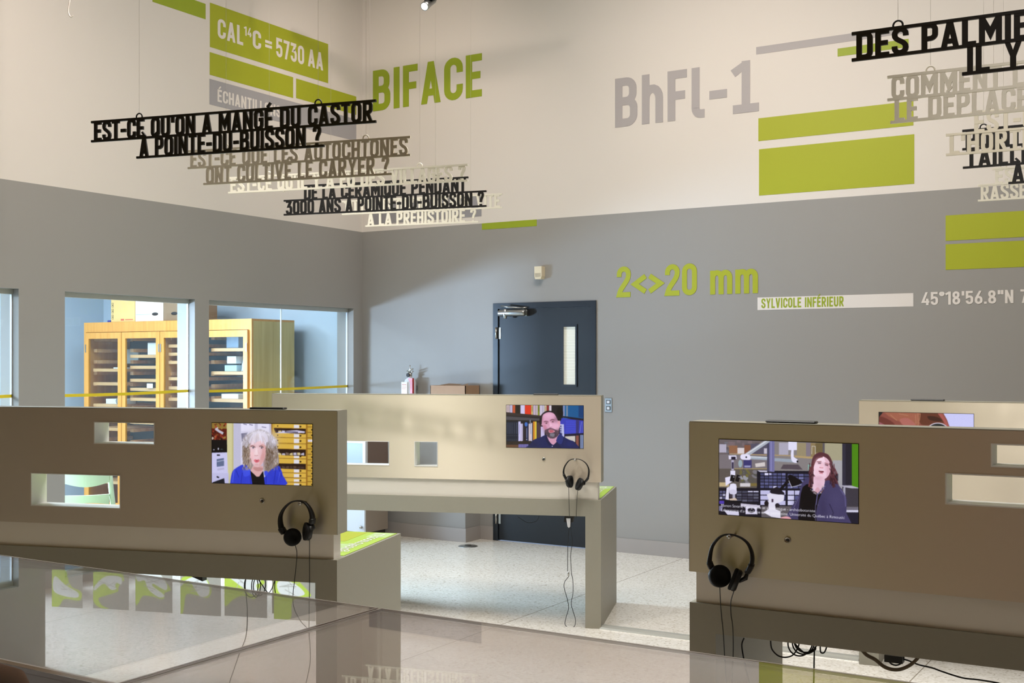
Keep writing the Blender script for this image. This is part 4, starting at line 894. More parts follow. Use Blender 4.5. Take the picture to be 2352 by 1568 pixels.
    p.poly([(265, 550), (345, 550), (345, 640), (300, 720), (190, 790), (180, 660), (265, 640)], (224, 220, 244)); p.line([(310, 620), (290, 720)], 70, (20, 16, 24)); p.line([(400, 620), (370, 720)], 60, (22, 18, 26)); p.ell(320, 650, 14, 6, (190, 186, 200)); p.ell(408, 650, 14, 6, (190, 186, 200)); p.poly([(265, 760), (355, 760), (365, 850), (360, 915), (260, 915), (245, 850)], (226, 222, 244), 2); p.ell(305, 880, 60, 36, (206, 202, 226)); p.poly([(205, 820), (245, 800), (240, 1010), (185, 1000)], (222, 218, 240)); p.rect(255, 925, 300, 970, (70, 60, 70)); p.rect(300, 920, 345, 990, (170, 166, 186)); p.poly([(240, 990), (350, 975), (380, 1015), (260, 1022)], (206, 186, 170)); p.poly([(150, 1010), (450, 1020), (450, 1060), (180, 1050)], (20, 18, 26))
    p.poly([(85, 1020), (165, 1020), (165, 1070), (85, 1070)], (80, 60, 170)); p.rect(510, 1080, 690, 1230, (206, 200, 226)); p.poly([(160, 1170), (400, 1190), (405, 1250), (220, 1240)], (210, 206, 230)); p.poly([(430, 1060), (740, 1090), (740, 1130), (430, 1110)], (196, 190, 210))
    p.ell(600, 1170, 60, 40, (30, 26, 40)); p.poly([(60, 1100), (150, 1100), (130, 1180), (60, 1180)], (120, 116, 150)); p.poly([(150, 1120), (420, 1120), (390, 1160), (170, 1160)], (30, 26, 36))
    # second microscope, lamp
    p.poly([(845, 920), (900, 900), (1120, 930), (1110, 1010), (1060, 1040), (980, 1060), (980, 1150), (1060, 1180), (1060, 1290), (920, 1270), (790, 1200), (870, 1150), (870, 990)], (222, 218, 236)); p.poly([(900, 860), (1000, 800), (1080, 860), (1120, 920), (920, 905)], (28, 24, 36), 2); p.rect(920, 990, 948, 1040, (70, 56, 76)); p.ell(840, 1060, 34, 44, (30, 24, 30)); p.ell(1010, 1090, 36, 34, (40, 34, 44))
    p.line([(1050, 850), (1130, 760), (1200, 690)], 40, (16, 14, 22)); p.poly([(1170, 640), (1200, 610), (1240, 620), (1370, 700), (1380, 740), (1230, 800), (1200, 720)], (16, 13, 20), 3); p.line([(1220, 805), (1400, 760)], 10, (190, 190, 210)); p.line([(1185, 700), (1230, 800)], 10, (190, 186, 200))
    # right side
    p.rect(1990, 110, 2040, 820, (48, 46, 62)); p.rect(2040, 120, 2135, 820, (36, 34, 46)); p.rect(2130, 120, 2260, 840, (74, 130, 24)); p.rect(1890, 590, 1930, 700, (60, 56, 70))
    p.poly([(1950, 770), (2120, 770), (2225, 805), (2225, 830), (2020, 800)], (176, 172, 190)); p.rect(2020, 815, 2240, 1100, (60, 56, 66)); p.poly([(2005, 800), (2035, 800), (2035, 1100), (2005, 1090)], (170, 168, 186)); p.rect(2030, 1110, 2240, 1160, (110, 106, 120)); p.rect(2030, 1155, 2240, 1190, (206, 204, 226)); p.rect(2030, 1190, 2240, 1420, (30, 28, 44))
    # woman
    p.poly([(1640, 260), (1560, 320), (1530, 440), (1540, 560), (1490, 680), (1490, 790), (1560, 800), (1640, 780), (1720, 800), (1900, 760), (1940, 780), (1900, 640), (1850, 520), (1840, 400), (1790, 300), (1720, 265)], (88, 48, 58), 4)
    p.poly([(1130, 1300), (1250, 1080), (1330, 960), (1380, 760), (1480, 650), (1560, 700), (1580, 900), (1700, 860), (1740, 700), (1880, 720), (1960, 800), (2020, 900), (2055, 1000), (2050, 1200), (2060, 1420), (1130, 1420)], (66, 60, 98), 3)
    p.poly([(1400, 800), (1520, 760), (1560, 900), (1700, 840), (1640, 1000), (1600, 1200), (1590, 1400), (1340, 1400), (1350, 1060)], (12, 9, 16), 2)
    p.poly([(1550, 640), (1720, 660), (1720, 780), (1670, 860), (1590, 890), (1545, 800)], (232, 196, 216), 3); p.poly([(1585, 850), (1625, 800), (1660, 850), (1620, 900)], (214, 164, 180), 3)
    p.poly([(1545, 520), (1560, 420), (1620, 350), (1700, 320), (1780, 370), (1815, 460), (1810, 560), (1770, 640), (1690, 690), (1610, 650), (1560, 590)], (242, 210, 228), 4); p.poly([(1720, 330), (1800, 420), (1812, 560), (1750, 650), (1770, 500)], (226, 182, 200), 3)
    for i in range(60):
        x = R.uniform(1500, 1560); yy = R.uniform(420, 720); p.line([(x, yy), (x + R.uniform(-20, 10), yy + 90)], 12, R.choice([(70, 36, 44), (110, 60, 66), (54, 28, 38)]))
        x = R.uniform(1800, 1880); p.line([(x, yy), (x + R.uniform(0, 50), yy + 90)], 12, R.choice([(70, 36, 44), (100, 56, 66), (48, 24, 34)]))
    p.line([(1700, 320), (1620, 350), (1565, 440), (1540, 560)], 26, (104, 56, 64), 4)
    p.soft(1650, 400, 60, 50, (252, 232, 244), .6); p.soft(1620, 560, 50, 60, (236, 190, 206), .6); p.soft(1770, 520, 50, 90, (214, 162, 180), .6); p.soft(1650, 660, 90, 40, (206, 154, 172), .6); p.soft(1655, 425, 50, 24, (180, 120, 136), .5); p.soft(1760, 450, 44, 24, (180, 120, 136), .5); p.soft(1640, 760, 60, 60, (214, 168, 186), .5)
    p.soft(1900, 1000, 130, 200, (78, 72, 112), .5); p.soft(1700, 1150, 70, 220, (54, 48, 82), .6); p.soft(1300, 1150, 60, 160, (52, 46, 80), .5)
    p.line([(1610, 405), (1680, 400)], 12, (150, 96, 104)); p.line([(1730, 420), (1790, 445)], 12, (150, 96, 104)); p.line([(1630, 425), (1675, 425)], 13, (76, 48, 64)); p.line([(1735, 448), (1780, 462)], 13, (76, 48, 64)); p.poly([(1680, 430), (1700, 430), (1712, 500), (1650, 498)], (238, 196, 212), 3); p.line([(1650, 492), (1680, 500), (1710, 500)], 10, (196, 120, 136))
    p.poly([(1640, 545), (1680, 538), (1720, 560), (1690, 575), (1650, 565)], (110, 36, 52), 3); p.line([(1650, 545), (1700, 545)], 8, (236, 220, 226)); p.line([(1650, 582), (1705, 590)], 12, (206, 120, 136))
    for i in range(60):
        t = i / 59; a = pi * (0.05 + 0.95 * t); x = 1620 - 90 * cos(a); y = 780 + 120 * sin(a); p.ell(x + R.uniform(-16, 16), y + R.uniform(-16, 16), 9, 9, R.choice([(190, 180, 190), (110, 96, 104), (60, 46, 56), (206, 190, 196), (120, 60, 60)]), 0, 8)
    p.line([(1600, 1080), (1620, 920), (1740, 780)], 16, (96, 90, 134)); p.line([(1590, 1080), (1590, 1400)], 8, (100, 92, 130)); p.line([(1800, 1060), (1860, 1200), (1820, 1300)], 14, (48, 42, 74)); p.line([(1960, 830), (2030, 940), (2040, 1100)], 16, (92, 86, 130)); p.line([(1340, 960), (1260, 1130)], 10, (100, 92, 130)); p.ell(1630, 1080, 10, 10, (90, 84, 110))
    p.poly([(1060, 1280), (1160, 1260), (1220, 1290), (1200, 1310), (1080, 1300)], (222, 160, 170), 3)
    p.text('Manon Savard, Géographe et archéologue - archéobotaniste', 112, 1112, 1475, (242, 240, 250), 0.0557); p.text("Laboratoire d'archéologie et de patrimoine, Université du Québec à Rimouski", 112, 1182, 1910, (242, 240, 250), 0.0595)
    return p
def pic_hand():
    p = Paint((175, 145), (2140, 180), (2140, 1300), (175, 1240))
    p.rect(100, 100, 2300, 1400, (200, 200, 246)); p.poly([(100, 100), (1490, 100), (1600, 310), (1650, 460), (1700, 700), (1600, 1400), (100, 1400)], (134, 72, 62))
    p.poly([(300, 100), (1000, 120), (1000, 440), (500, 300)], (156, 92, 72), 3); p.poly([(180, 240), (420, 330), (520, 460), (180, 460)], (104, 48, 42), 3); p.poly([(620, 300), (800, 280), (960, 440), (700, 430)], (170, 100, 92), 3)
    p.poly([(1060, 150), (1400, 160), (1560, 360), (1200, 430), (1040, 380)], (96, 48, 34), 3); p.poly([(1200, 230), (1400, 250), (1500, 340), (1260, 320)], (58, 26, 20), 3); p.poly([(1400, 150), (1500, 180), (1640, 460), (1590, 450), (1500, 300)], (164, 84, 80), 3)
    for q in (((1000, 160), (1010, 440)), ((950, 200), (960, 400)), ((1050, 170), (1030, 330)), ((600, 180), (800, 220)), ((420, 200), (560, 330))): p.line(q, 14, (176, 124, 96), 0)
    p.poly([(170, 140), (260, 150), (190, 240), (170, 260)], (20, 18, 26)); p.poly([(180, 360), (300, 420), (180, 430)], (150, 90, 100)); p.ell(1410, 560, 230, 190, (196, 186, 200), 0, 32); p.ell(1410, 565, 206, 172, (24, 30, 36), 0, 32); p.ell(1430, 640, 150, 110, (60, 30, 28))
    return p

# ------------------------------------------------------------------ headphones
def headphones(Fr, band, cups, cords, label, thick=1.0, blue=False):
    o = empty('headphones', (Fr.o.x, Fr.o.y, 0), Fr.a, label, 'headphones', 'headphones hanging on the tables')
    L_ = [Fr.loc(x, y, -0.045) for x, y in band]
    P = smooth_pts(L_, 5); n = len(P)
    rs = [thick * (0.0022 + 0.0040 * min(1, (2 * abs(i / (n - 1) - 0.5)) ** 1.2 * 1.35)) for i in range(n)]
    hb = MB().tube(P, rs, 10, True, 2.2).build('headband', M['blackp'], o)
    k = int(n * 0.12)
    MB().tube(P[:k], [r * 1.35 for r in rs[:k]], 10, True, 2.0).build('slider', M['blackp'], o)
    MB().tube(P[-k:], [r * 1.35 for r in rs[-k:]], 10, True, 2.0).build('slider', M['blackp'], o)
    for (x, y, rad, th, ax), end in zip(cups, (P[0], P[-1])):
        c = Fr.loc(x, y, -0.05); a = Vector(ax).normalized(); h = th / 2
        cu = MB().lathe([(rad * .5, -h), (rad * .86, -h), (rad, -h * .55), (rad, 0), (rad * .97, h * .2)], c, a, 28).tube([end, (end + c) / 2 - a * h * 1.1, c - a * h * .9], [0.006, 0.008, 0.006]).build('ear_cup', M['blackp'], o)
        MB().lathe([(rad * .97, h * .15), (rad * 1.02, h * .3), (rad * 1.0, h * .85), (rad * .85, h), (rad * .55, h * .9), (rad * .4, h * .6)], c, a, 28).build('ear_pad', M['foam'], cu)
        if blue and end is P[0]:
            MB().lathe([(rad * .3, -h * 1.12), (rad * .55, -h * 1.1), (rad * .55, -h * .98)], c, a, 20).build('side_badge', mat('blue_badge', (62, 88, 130), 0.4), cu)
    for cd_ in cords:
        MB().tube(smooth_pts([Fr.loc(x, y, ly) for x, y, ly in cd_], 6), 0.0016, 6).build('cord', M['cable'], o)
    return o

# ------------------------------------------------------------------ exhibit tables
TZ0, TZ1, PZ0, PZ1, TD, PT = 0.667, 0.766, 0.872, 1.387, 0.78, 0.105
def table(Fr, x0, x1, legs, label, holes, screen, pic, slab, button, peg, text=None):
    o = empty('exhibit_table', (Fr.o.x, Fr.o.y, 0), Fr.a, label, 'exhibit table', 'listening tables with screen panels')
    MB().box(legs[0][1], legs[1][0], 0, TD, TZ0, TZ1).build('tabletop', M['lam'], o)
    for a, b in legs: MB().box(a, b, 0.0, TD, 0, TZ1).build('leg', M['lam'], o)
    MB().box(x0 + 0.02, x1 - 0.02, 0.012, PT - 0.02, TZ1, PZ0).build('riser', M['cream'], o)
    hs = []
    for (ax, ay, bx, by) in holes:
        a = Fr.loc(ax, ay); b = Fr.loc(bx, by); hs.append((a.x, b.x, b.z, a.z))
    pn = MB().holes(x0, x1, PZ0, PZ1, 0, PT, hs).build('screen_panel', M['brush'], o)
    MB().box(x0, x1, -0.0005, PT + 0.0005, PZ1, PZ1 + 0.003).box(x1, x1 + 0.002, 0, PT, PZ0, PZ1).box(x0 - 0.002, x0, 0, PT, PZ0, PZ1).build('panel_edging', M['lam'], pn)
    for h in hs:
        t = 0.004
        MB().holes(h[0], h[1], h[2], h[3], -0.002, PT + 0.002, [(h[0] + t, h[1] - t, h[2] + t, h[3] - t)]).build('opening_liner', M['liner'], pn)
    a = Fr.loc(*screen[0]); b = Fr.loc(*screen[1])
    sc = MB().box(a.x - 0.002, b.x + 0.002, -0.0012, 0.0, b.z - 0.002, a.z + 0.002).build('screen', M['blackp'], o)
    pic.build('screen_picture', a.x, b.x, b.z, a.z, -0.0014, M['pic'], sc, 520 if screen[0][0] == 1652 else 380, 0.8 if screen[0][0] == 1652 else 0.95)
    s0 = Fr.loc(slab[0], 960, 0.05).x; s1 = Fr.loc(slab[1], 960, 0.05).x
    MB().bbox(s0, s1, 0.035, 0.075, PZ1 + 0.003, PZ1 + 0.011, 0.004).build('sensor_bar', M['blackp'], o)
    c = Fr.loc(*button)
    bt = MB().lathe([(0.011, 0), (0.011, 0.003), (0.009, 0.004), (0.008, 0.003)], (c.x, 0, c.z), (0, -1, 0), 20).build('push_button', M['chrome'], o)
    MB().lathe([(0.0045, 0.003), (0.0045, 0.0048), (0.003, 0.005)], (c.x, 0, c.z), (0, -1, 0), 14).build('button_ring', M['ink'], bt)
    c = Fr.loc(peg[0], peg[1], -0.055)
    MB().lathe([(0.004, 0), (0.004, 0.055), (0.007, 0.056), (0.0075, 0.063), (0.004, 0.066)], (c.x, 0, c.z - 0.006), (0, -1, 0), 14).build('headphone_peg', M['chrome'], o)
    gt = MB().box(x0 + 0.02, x1 - 0.014, PT, TD - 0.012, TZ1, TZ1 + 0.002).build('graphic_top', M['gprint'], o)
    # pale patches and lettering of the printed top
    for i in range(int((x1 - x0) / 0.42)):
        xa = x1 - 0.03 - i * 0.42; MB().box(xa - 0.23, xa - 0.06, PT + 0.03 + 0.12 * (i % 2), PT + 0.30 + 0.12 * (i % 2), TZ1 + 0.002, TZ1 + 0.0024).build('pale_print', M['lprint'], gt)
    MB().box(x1 - 0.12, x1 - 0.02, 0.62, TD - 0.02, TZ1 + 0.002, TZ1 + 0.0024).build('pale_print', M['lprint'], gt)
    mb = MB().box(x1 - 0.30, x1 - 0.16, 0.47, TD - 0.03, TZ1 + 0.002, TZ1 + 0.0026); mb.build('lime_print', M['green'], gt)
    if text:
        vs, fs = builtin_text(text, 0.072); mb = MB()
        L_ = max(v[0] for v in vs)
        k = 0.58 / L_
        mb.add([(x1 - 0.055 - v[1] * 1.25, TD - 0.05 - v[0] * k, TZ1 + 0.003) for v in vs], [f[:] for f in fs])
        mb.build('print_lettering', M['whitev'], gt)
    return o
F1 = Frame(camw(-0.730, 4.87), 17.1)
F2 = Frame(camw(0.530, 6.955), 19.6)
F3 = Frame(camw(0.613, 4.03), 1.9)
F4 = Frame(camw(1.828, 6.15), 5.0)
x1in = F1.loc(104, 1450, TD).x
t1 = table(F1, x1in - 0.10, 0, [(x1in - 0.10, x1in), (-0.094, 0)], 'grey exhibit table at left whose screen shows a grey-haired woman in blue',
      [(216, 968, 355.5, 1021.5), (71, 1085, 277, 1168.5)], ((487, 971), (717.5, 1115)), pic_woman_blue(), (575, 655), (602, 1150), (690, 1153), 'La zooarchéologie')
x2l = F2.loc(625, 950).x
t2 = table(F2, x2l, 0, [(x2l, x2l + 0.1), (-0.094, 0)], 'middle grey exhibit table whose screen shows a bearded man before bookshelves',
      [(700, 1010, 894.5, 1069), (951.5, 1013, 1005.5, 1071.5)], ((1163, 930), (1340, 1029.5)), pic_man(), (1225, 1283), (1249, 1054), (1321, 1053.5), 'La préhistoire')
t3 = table(F3, 0, 2.1, [(0, 0.094), (2.0, 2.1)], 'nearest exhibit table at right whose screen shows a woman beside microscopes',
      [(2276, 1018, 2440, 1079), (2171, 1085.5, 2420, 1172)], ((1652, 1008.5), (1971.5, 1202)), pic_woman_lab(), (1760, 1876), (1809, 1240), (1676, 1228))
t4 = table(F4, 0, 2.1, [(0, 0.1), (2.0, 2.1)], 'rear exhibit table at right, mostly hidden, with a hand on its screen',
      [], ((2019, 946.5), (2236.5, 1068)), pic_hand(), (2092, 2170), (2120, 1100), (2030, 1095))
# aperture of the rear panel is hidden; picture plates under the left table
pl = [(119, 190, 1391, 1398), (214, 296, 1394, 1403), (311, 396, 1402, 1408), (414.5, 507.5, 1410, 1414), (515.5, 613.5, 1415, 1417.5), (629, 724, 1421, 1426)]
heads = [  # silhouette and skull in plate units (u right, v down, from the visible top of the plate)
    ([(.0, .0), (.3, .0), (.55, .25), (.93, .5), (.95, .7), (.85, .78), (.4, .76), (.25, .95), (0, .95)], [(.1, .1), (.45, .35), (.85, .55), (.8, .7), (.3, .65), (.05, .5)]),
    ([(0, .03), (.5, .0), (.85, .08), (.82, .2), (.75, .3), (.7, .4), (.68, .5), (.3, .65), (.15, .72), (.25, .9), (.45, .99), (.2, .97), (.0, .75)], [(.3, .12), (.6, .06), (.8, .12), (.78, .3), (.65, .25), (.62, .36), (.66, .42), (.5, .46), (.3, .3), (.05, .5), (.03, .4)]),
    ([(0, .0), (.7, .05), (.95, .38), (.85, .46), (.78, .5), (.78, .62), (.7, .66), (.45, .6), (.2, .6), (.0, .78)], [(.0, .0), (.7, .05), (.86, .3), (.8, .42), (.5, .28), (.48, .34), (.75, .52), (.76, .6), (.6, .6), (.35, .42), (.25, .2), (.02, .16)]),
    ([(0, .2), (.3, .08), (.6, .1), (.74, .3), (.76, .44), (.7, .56), (.6, .58), (.35, .52), (.15, .52), (.1, .75), (.06, .98), (0, .98)], [(.3, .1), (.6, .12), (.72, .35), (.68, .52), (.5, .56), (.38, .42), (.2, .2), (.0, .35), (.0, .28)]),
    ([(0, .08), (.5, .0), (.9, .1), (.92, .22), (.8, .34), (.75, .52), (.68, .58), (.42, .52), (.2, .62), (0, .76)], [(.02, .04), (.6, .0), (.85, .12), (.75, .25), (.78, .4), (.74, .5), (.6, .46), (.38, .3), (.15, .14)]),
    ([(0, .02), (.4, .05), (.7, .25), (.9, .45), (.75, .5), (.45, .6), (.4, .98), (0, .98)], [(.1, .2), (.45, .2), (.75, .42), (.5, .5), (.15, .45)])]
for i, (a, b, ya, yb) in enumerate(pl):
    ly = TD - 0.012
    A, B = F1.loc(a, ya, ly), F1.loc(b, yb, ly); x0, x1 = A.x, B.x; zb = (A.z + B.z) / 2; zt = TZ0 + 0.0
    zt_vis = F1.loc((a + b) / 2, 1316, ly).z
    Pn = Paint((0, 0), (1, 0), (1, 1), (0, 1)); z2v = (zt - zt_vis) / (zt - zb); Pn.rect(-.1, -.1, 1.1, 1.1, (186, 178, 166))
    f_ = lambda q: [(u, z2v + (1 - z2v) * v if v > .001 else -0.05) for u, v in q]
    Pn.poly(f_(heads[i][0]), (206, 226, 96), 4); Pn.poly(f_(heads[i][1]), (252, 250, 246), 4)
    for q in range(5): Pn.line(f_([(R.uniform(.1, .6), R.uniform(.1, .5)), (R.uniform(.2, .7), R.uniform(.1, .5))]), 0.012, (206, 202, 194))
    pt = Pn.build('animal_plate', x0, x1, zb, zt, ly, M['film'], t1, 130, 0.7)
    pt['label'] = 'grey plate printed with a green animal head and white skull'
# headphones
h1 = lambda x, y: (600 + x / 11.2, 1130 + y / 11.2)
headphones(F1, [h1(600, 1050), h1(520, 920), h1(490, 700), h1(530, 520), h1(640, 360), h1(790, 250), h1(950, 222), h1(1090, 250), h1(1210, 360), h1(1290, 520), h1(1320, 680), h1(1305, 800)],
    [(h1(800, 1160)[0], h1(800, 1160)[1], 0.036, 0.030, (0.62, -0.7, 0.35)), (h1(1190, 1010)[0], h1(1190, 1010)[1], 0.037, 0.030, (-0.80, -0.58, 0.1))],
    [[(678, 1252, -.05), (682, 1272, -.03), (678, 1320, -.02), (673, 1365, -.02), (675, 1395, -.02), (690, 1425, -.02), (706, 1443, -.02), (711, 1456, -.018)],
     [(711, 1238, -.05), (711, 1290, -.02), (711, 1350, -.02), (710, 1400, -.02), (710, 1455, -.018), (712, 1480, -.02), (713, 1515, -.02), (708, 1545, -.02), (702, 1575, -.02), (696, 1640, -.02)]],
    'black headphones on the left table, below the grey-haired woman', 1.5)
h2 = lambda x, y: (1260 + x / 7.464, 1030 + y / 7.464)
headphones(F2, [h2(310, 540), h2(265, 450), h2(258, 380), h2(280, 300), h2(340, 215), h2(400, 182), h2(460, 175), h2(520, 180), h2(590, 210), h2(650, 265), h2(685, 340), h2(690, 420), h2(670, 515), h2(620, 570)],
    [(h2(360, 565)[0], h2(360, 565)[1], 0.036, 0.026, (0.97, -0.24, 0.05)), (h2(530, 610)[0], h2(530, 610)[1], 0.037, 0.027, (-0.86, -0.38, 0.35))],
    [[(1306, 1118, -.05), (1307, 1150, -.02), (1308, 1186, -.02)], [(1327, 1123, -.05), (1325, 1150, -.02), (1324, 1170, -.02), (1323, 1190, -.015)]],
    'black headphones on the middle table, below the bearded man', 0.9)
h3 = lambda x, y: (1600 + x / 10.456, 1210 + y / 10.456)
headphones(F3, [h3(370, 990), h3(315, 860), h3(320, 730), h3(375, 470), h3(520, 275), h3(650, 195), h3(800, 178), h3(900, 192), h3(1080, 268), h3(1225, 390), h3(1310, 560), h3(1340, 740), h3(1310, 930), h3(1220, 1090)],
    [(h3(545, 1180)[0], h3(545, 1180)[1], 0.037, 0.032, (0.66, -0.72, 0.22)), (h3(930, 1270)[0], h3(930, 1270)[1], 0.038, 0.028, (-0.90, -0.22, 0.36))],
    [[(1653, 1346, -.05), (1656, 1400, -.02), (1661, 1450, -.02), (1664, 1500, -.02), (1668, 1568, -.02), (1672, 1660, -.02)], [(1687, 1354, -.05), (1679, 1380, -.02), (1679, 1410, -.02), (1683, 1440, -.02), (1684, 1500, -.02), (1680, 1568, -.02), (1675, 1660, -.02)]],
    'black headphones on the nearest right table, below the woman with microscopes', 1.15, True)
# loose cables under the tables
def cable(name, Fr, runs, r, m, label, cat='cable'):
    o = empty(name, (Fr.o.x, Fr.o.y, 0), Fr.a, label, cat, 'loose cables under the tables')
    for i, run in enumerate(runs):
        MB().tube(smooth_pts([Fr.loc(x, y, ly) for x, y, ly in run], 6), r, 6).build('cord', m, o)
    return o
def loop(cx, cy_, rx, ry, ly, rot=0, n=12):
    return [(cx + rx * cos(2 * pi * i / n) * cos(rot) - ry * sin(2 * pi * i / n) * sin(rot), cy_ + rx * cos(2 * pi * i / n) * sin(rot) + ry * sin(2 * pi * i / n) * cos(rot), ly + 0.004 * i / n) for i in range(n + 1)]
o = cable('cable_bundle', F1, [[(566, 1322, .3), (563, 1345, .3), (566, 1372, .3), (568, 1410, .3), (565, 1460, .3), (550, 1500, .3), (538, 1535, .3), (527, 1568, .3), (520, 1600, .3)],
    loop(577, 1345, 16, 26, .32), loop(588, 1346, 10, 25, .3), loop(596, 1344, 14, 24, .31, .1), [(590, 1325, .28), (600, 1340, .28), (615, 1360, .28), (624, 1352, .28), (632, 1330, .28)], [(632, 1330, .29), (631, 1350, .29), (633, 1362, .29)]], 0.0022, M['cable'], 'coiled black cable hanging under the left table in front of the skull plates')
MB().box(-0.06, 0.0, -0.02, 0.02, -0.012, 0.012).build('connector', M['blackp'], o, lambda x, y, z: tuple(F1.loc(470, 1327, .3) + Vector((x, y, z + x * -0.35))))
o = cable('audio_cable', F2, [[(1308, 1186, .02), (1306, 1215, .02), (1304, 1270, .02), (1304, 1318, .02)],
    [(1306, 1324, .02), (1297, 1336, .02), (1296, 1350, .02), (1302, 1372, .02), (1306, 1395, .02), (1300, 1418, .02), (1298, 1434, .02), (1308, 1441, .02), (1319, 1438, .02), (1322, 1424, .02), (1316, 1402, .02), (1312, 1385, .02), (1316, 1362, .02), (1316, 1335, .02), (1312, 1310, .02), (1311, 1270, .02), (1315, 1245, .02), (1311, 1215, .02), (1312, 1190, .02)],
    [(1190, 1187, .35), (1212, 1200, .35), (1232, 1196, .35), (1238, 1184, .35)]], 0.002, M['cable'], 'thin black audio cable looping to the floor beside the middle table leg')
MB().tube([(0, 0, 0), (0.003, 0, -0.03)], [0.006, 0.004]).build('plug', M['chrome'], o, lambda x, y, z: tuple(F2.loc(1305, 1312, .02) + Vector((x, y, z))))
MB().box(-0.03, 0.025, -0.015, 0.015, -0.03, 0.01).build('adapter', M['blackp'], o, lambda x, y, z: tuple(F2.loc(1309, 1187, .03) + Vector((x + z * 0.2, y, z))))
MB().prism([(-0.012, 0.005), (0.014, 0.005), (0.012, -0.045), (0.004, -0.052), (-0.004, -0.045)], 0, 0.02).build('white_clip', M['white'], o, lambda x, y, z: tuple(F2.loc(1305, 1192, .01) + Vector((x, y, z))))
cable('cable_bundle', F3, [[(1770, 1471, .4), (1773, 1490, .4), (1787, 1505, .4), (1805, 1509, .4), (1822, 1503, .4), (1833, 1486, .4), (1836, 1474, .4)],
    loop(1838, 1476, 28, 30, .42, .3), loop(1846, 1472, 26, 30, .44, .2), loop(1852, 1468, 28, 30, .41, .35), [(1823, 1475, .4), (1850, 1500, .4), (1872, 1492, .4), (1872, 1484, .4)],
    [(1871, 1486, .4), (1870, 1510, .4), (1869, 1568, .4), (1866, 1640, .4)], [(1884, 1480, .4), (1885, 1497, .4), (1893, 1498, .4), (1899, 1485, .4)], [(1709, 1465, .25), (1704, 1480, .25), (1707, 1505, .25), (1714, 1540, .25), (1720, 1568, .25), (1724, 1640, .25)]],
    0.0028, M['cable'], 'coiled black cable hanging under the nearest right table')
cable('flexible_conduit', F3, [[(1975, 1485, .6), (1990, 1503, .6), (2010, 1514, .6), (2030, 1530, .6), (2050, 1537, .6), (2070, 1536, .6), (2090, 1527, .6), (2105, 1514, .6), (2115, 1500, .6)]], 0.007, M['hose'], 'beige flexible conduit sagging under the right table near its rear leg')
o = cable('power_cable', F3, [[(2060, 1510, .62), (2085, 1516, .62), (2110, 1526, .62), (2140, 1533, .62), (2165, 1542, .62), (2210, 1556, .62), (2250, 1561, .62), (2300, 1570, .62), (2360, 1590, .62)], [(2038, 1508, .62), (2046, 1523, .62), (2060, 1527, .62), (2073, 1520, .62), (2076, 1508, .62)]], 0.003, M['cable'], 'black power cable with plug running right under the nearest right table')
MB().box(-0.035, 0.03, -0.018, 0.018, -0.014, 0.012).build('plug', M['blackp'], o, lambda x, y, z: tuple(F3.loc(2056, 1511, .62) + Vector((x, y, z))))
# aluminium cable raceway on the floor between the two rear tables
a = onZ(1385, 1440); b = onZ(1972, 1520)
A = F2.o + F2.e1 * 0.005 + F2.e2 * 0.04; B = F4.o - F4.e1 * 0.0 + F4.e2 * 0.10
d = (B - A); ang = math.atan2(d.y, d.x)
o = MB().prism([(-0.045, 0), (-0.04, 0.010), (-0.015, 0.016), (0.02, 0.016), (0.04, 0.010), (0.045, 0)], 0.0, d.length - 0.01, lambda x, y, z: (y, x, z)).build('floor_raceway', M['alu'])
o.location = A; o.rotation_euler = (0, 0, ang)
tag(o, 'low aluminium cable raceway on the floor between the two rear tables', 'cable raceway')

# ------------------------------------------------------------------ display cases in front
VZ0, VZ1, VY0, VY1 = TZ1, 1.07, 1.293, 1.981
def case(x0, x1, label):
    o = empty('display_case', (x0, VY0, 0), 0, label, 'display case', 'acrylic display cases')
    Lx, Ly = x1 - x0, VY1 - VY0; t = 0.006
    MB().bbox(0, Lx, -0.02, Ly + 0.03, TZ0, TZ1, 0.002).build('base_top', M['dark'], o)
    for xx in (0.0, Lx - 0.094): MB().bbox(xx, xx + 0.094, -0.02, Ly + 0.03, 0, TZ0 - .0005, 0.002).build('leg', M['lam'], o)
    cv = MB().box(0, Lx, 0, Ly, VZ1 - t, VZ1).build('cover_top', M['acrylic'], o)
    MB().box(0, Lx, Ly - t, Ly, VZ0, VZ1 - t).build('cover_back', M['acrylic'], o)
    MB().box(0, Lx, 0, t, VZ0, VZ1 - t).build('cover_front', M['acrylic'], o)
    MB().box(0, t, t, Ly - t, VZ0, VZ1 - t).build('cover_side', M['acrylic'], o)
    MB().box(Lx - t, Lx, t, Ly - t, VZ0, VZ1 - t).build('cover_side', M['acrylic'], o)
    e = 0.0026
    mb = MB()
    for (ya) in (0, Ly): mb.box(0, Lx, ya - e, ya + e, VZ1 - 2 * e, VZ1 + 0.0005)
    for xa in (0, Lx): mb.box(xa - e * .6, xa + e * .6, 0, Ly, VZ1 - 2 * e, VZ1 + 0.0005)
    mb.build('glued_edge', M['acedge'], o)
    return o
XS = onZ(871, 1396.5, VZ1).x
case(XS - 2.13, XS - 0.006, 'clear acrylic display case in the near left foreground, holding a furry brown object')
case(XS + 0.006, XS + 2.13, 'clear empty acrylic display case in the near right foreground')
p = onZ(-6, 1578, 0.815)
o = MB().lathe([(0.01, -0.12), (0.035, -0.10), (0.052, -0.04), (0.055, 0.02), (0.045, 0.08), (0.02, 0.11), (0.004, 0.12)], (0, 0, 0), (1, 0.25, 0), 24).build('fur_specimen', M['fur'])
for v in o.data.vertices: v.co.z = max(v.co.z, -0.047)
o.location = (p.x - 0.04, p.y, TZ1 + 0.048); tag(o, 'brown furry specimen lying inside the left acrylic case', 'specimen')

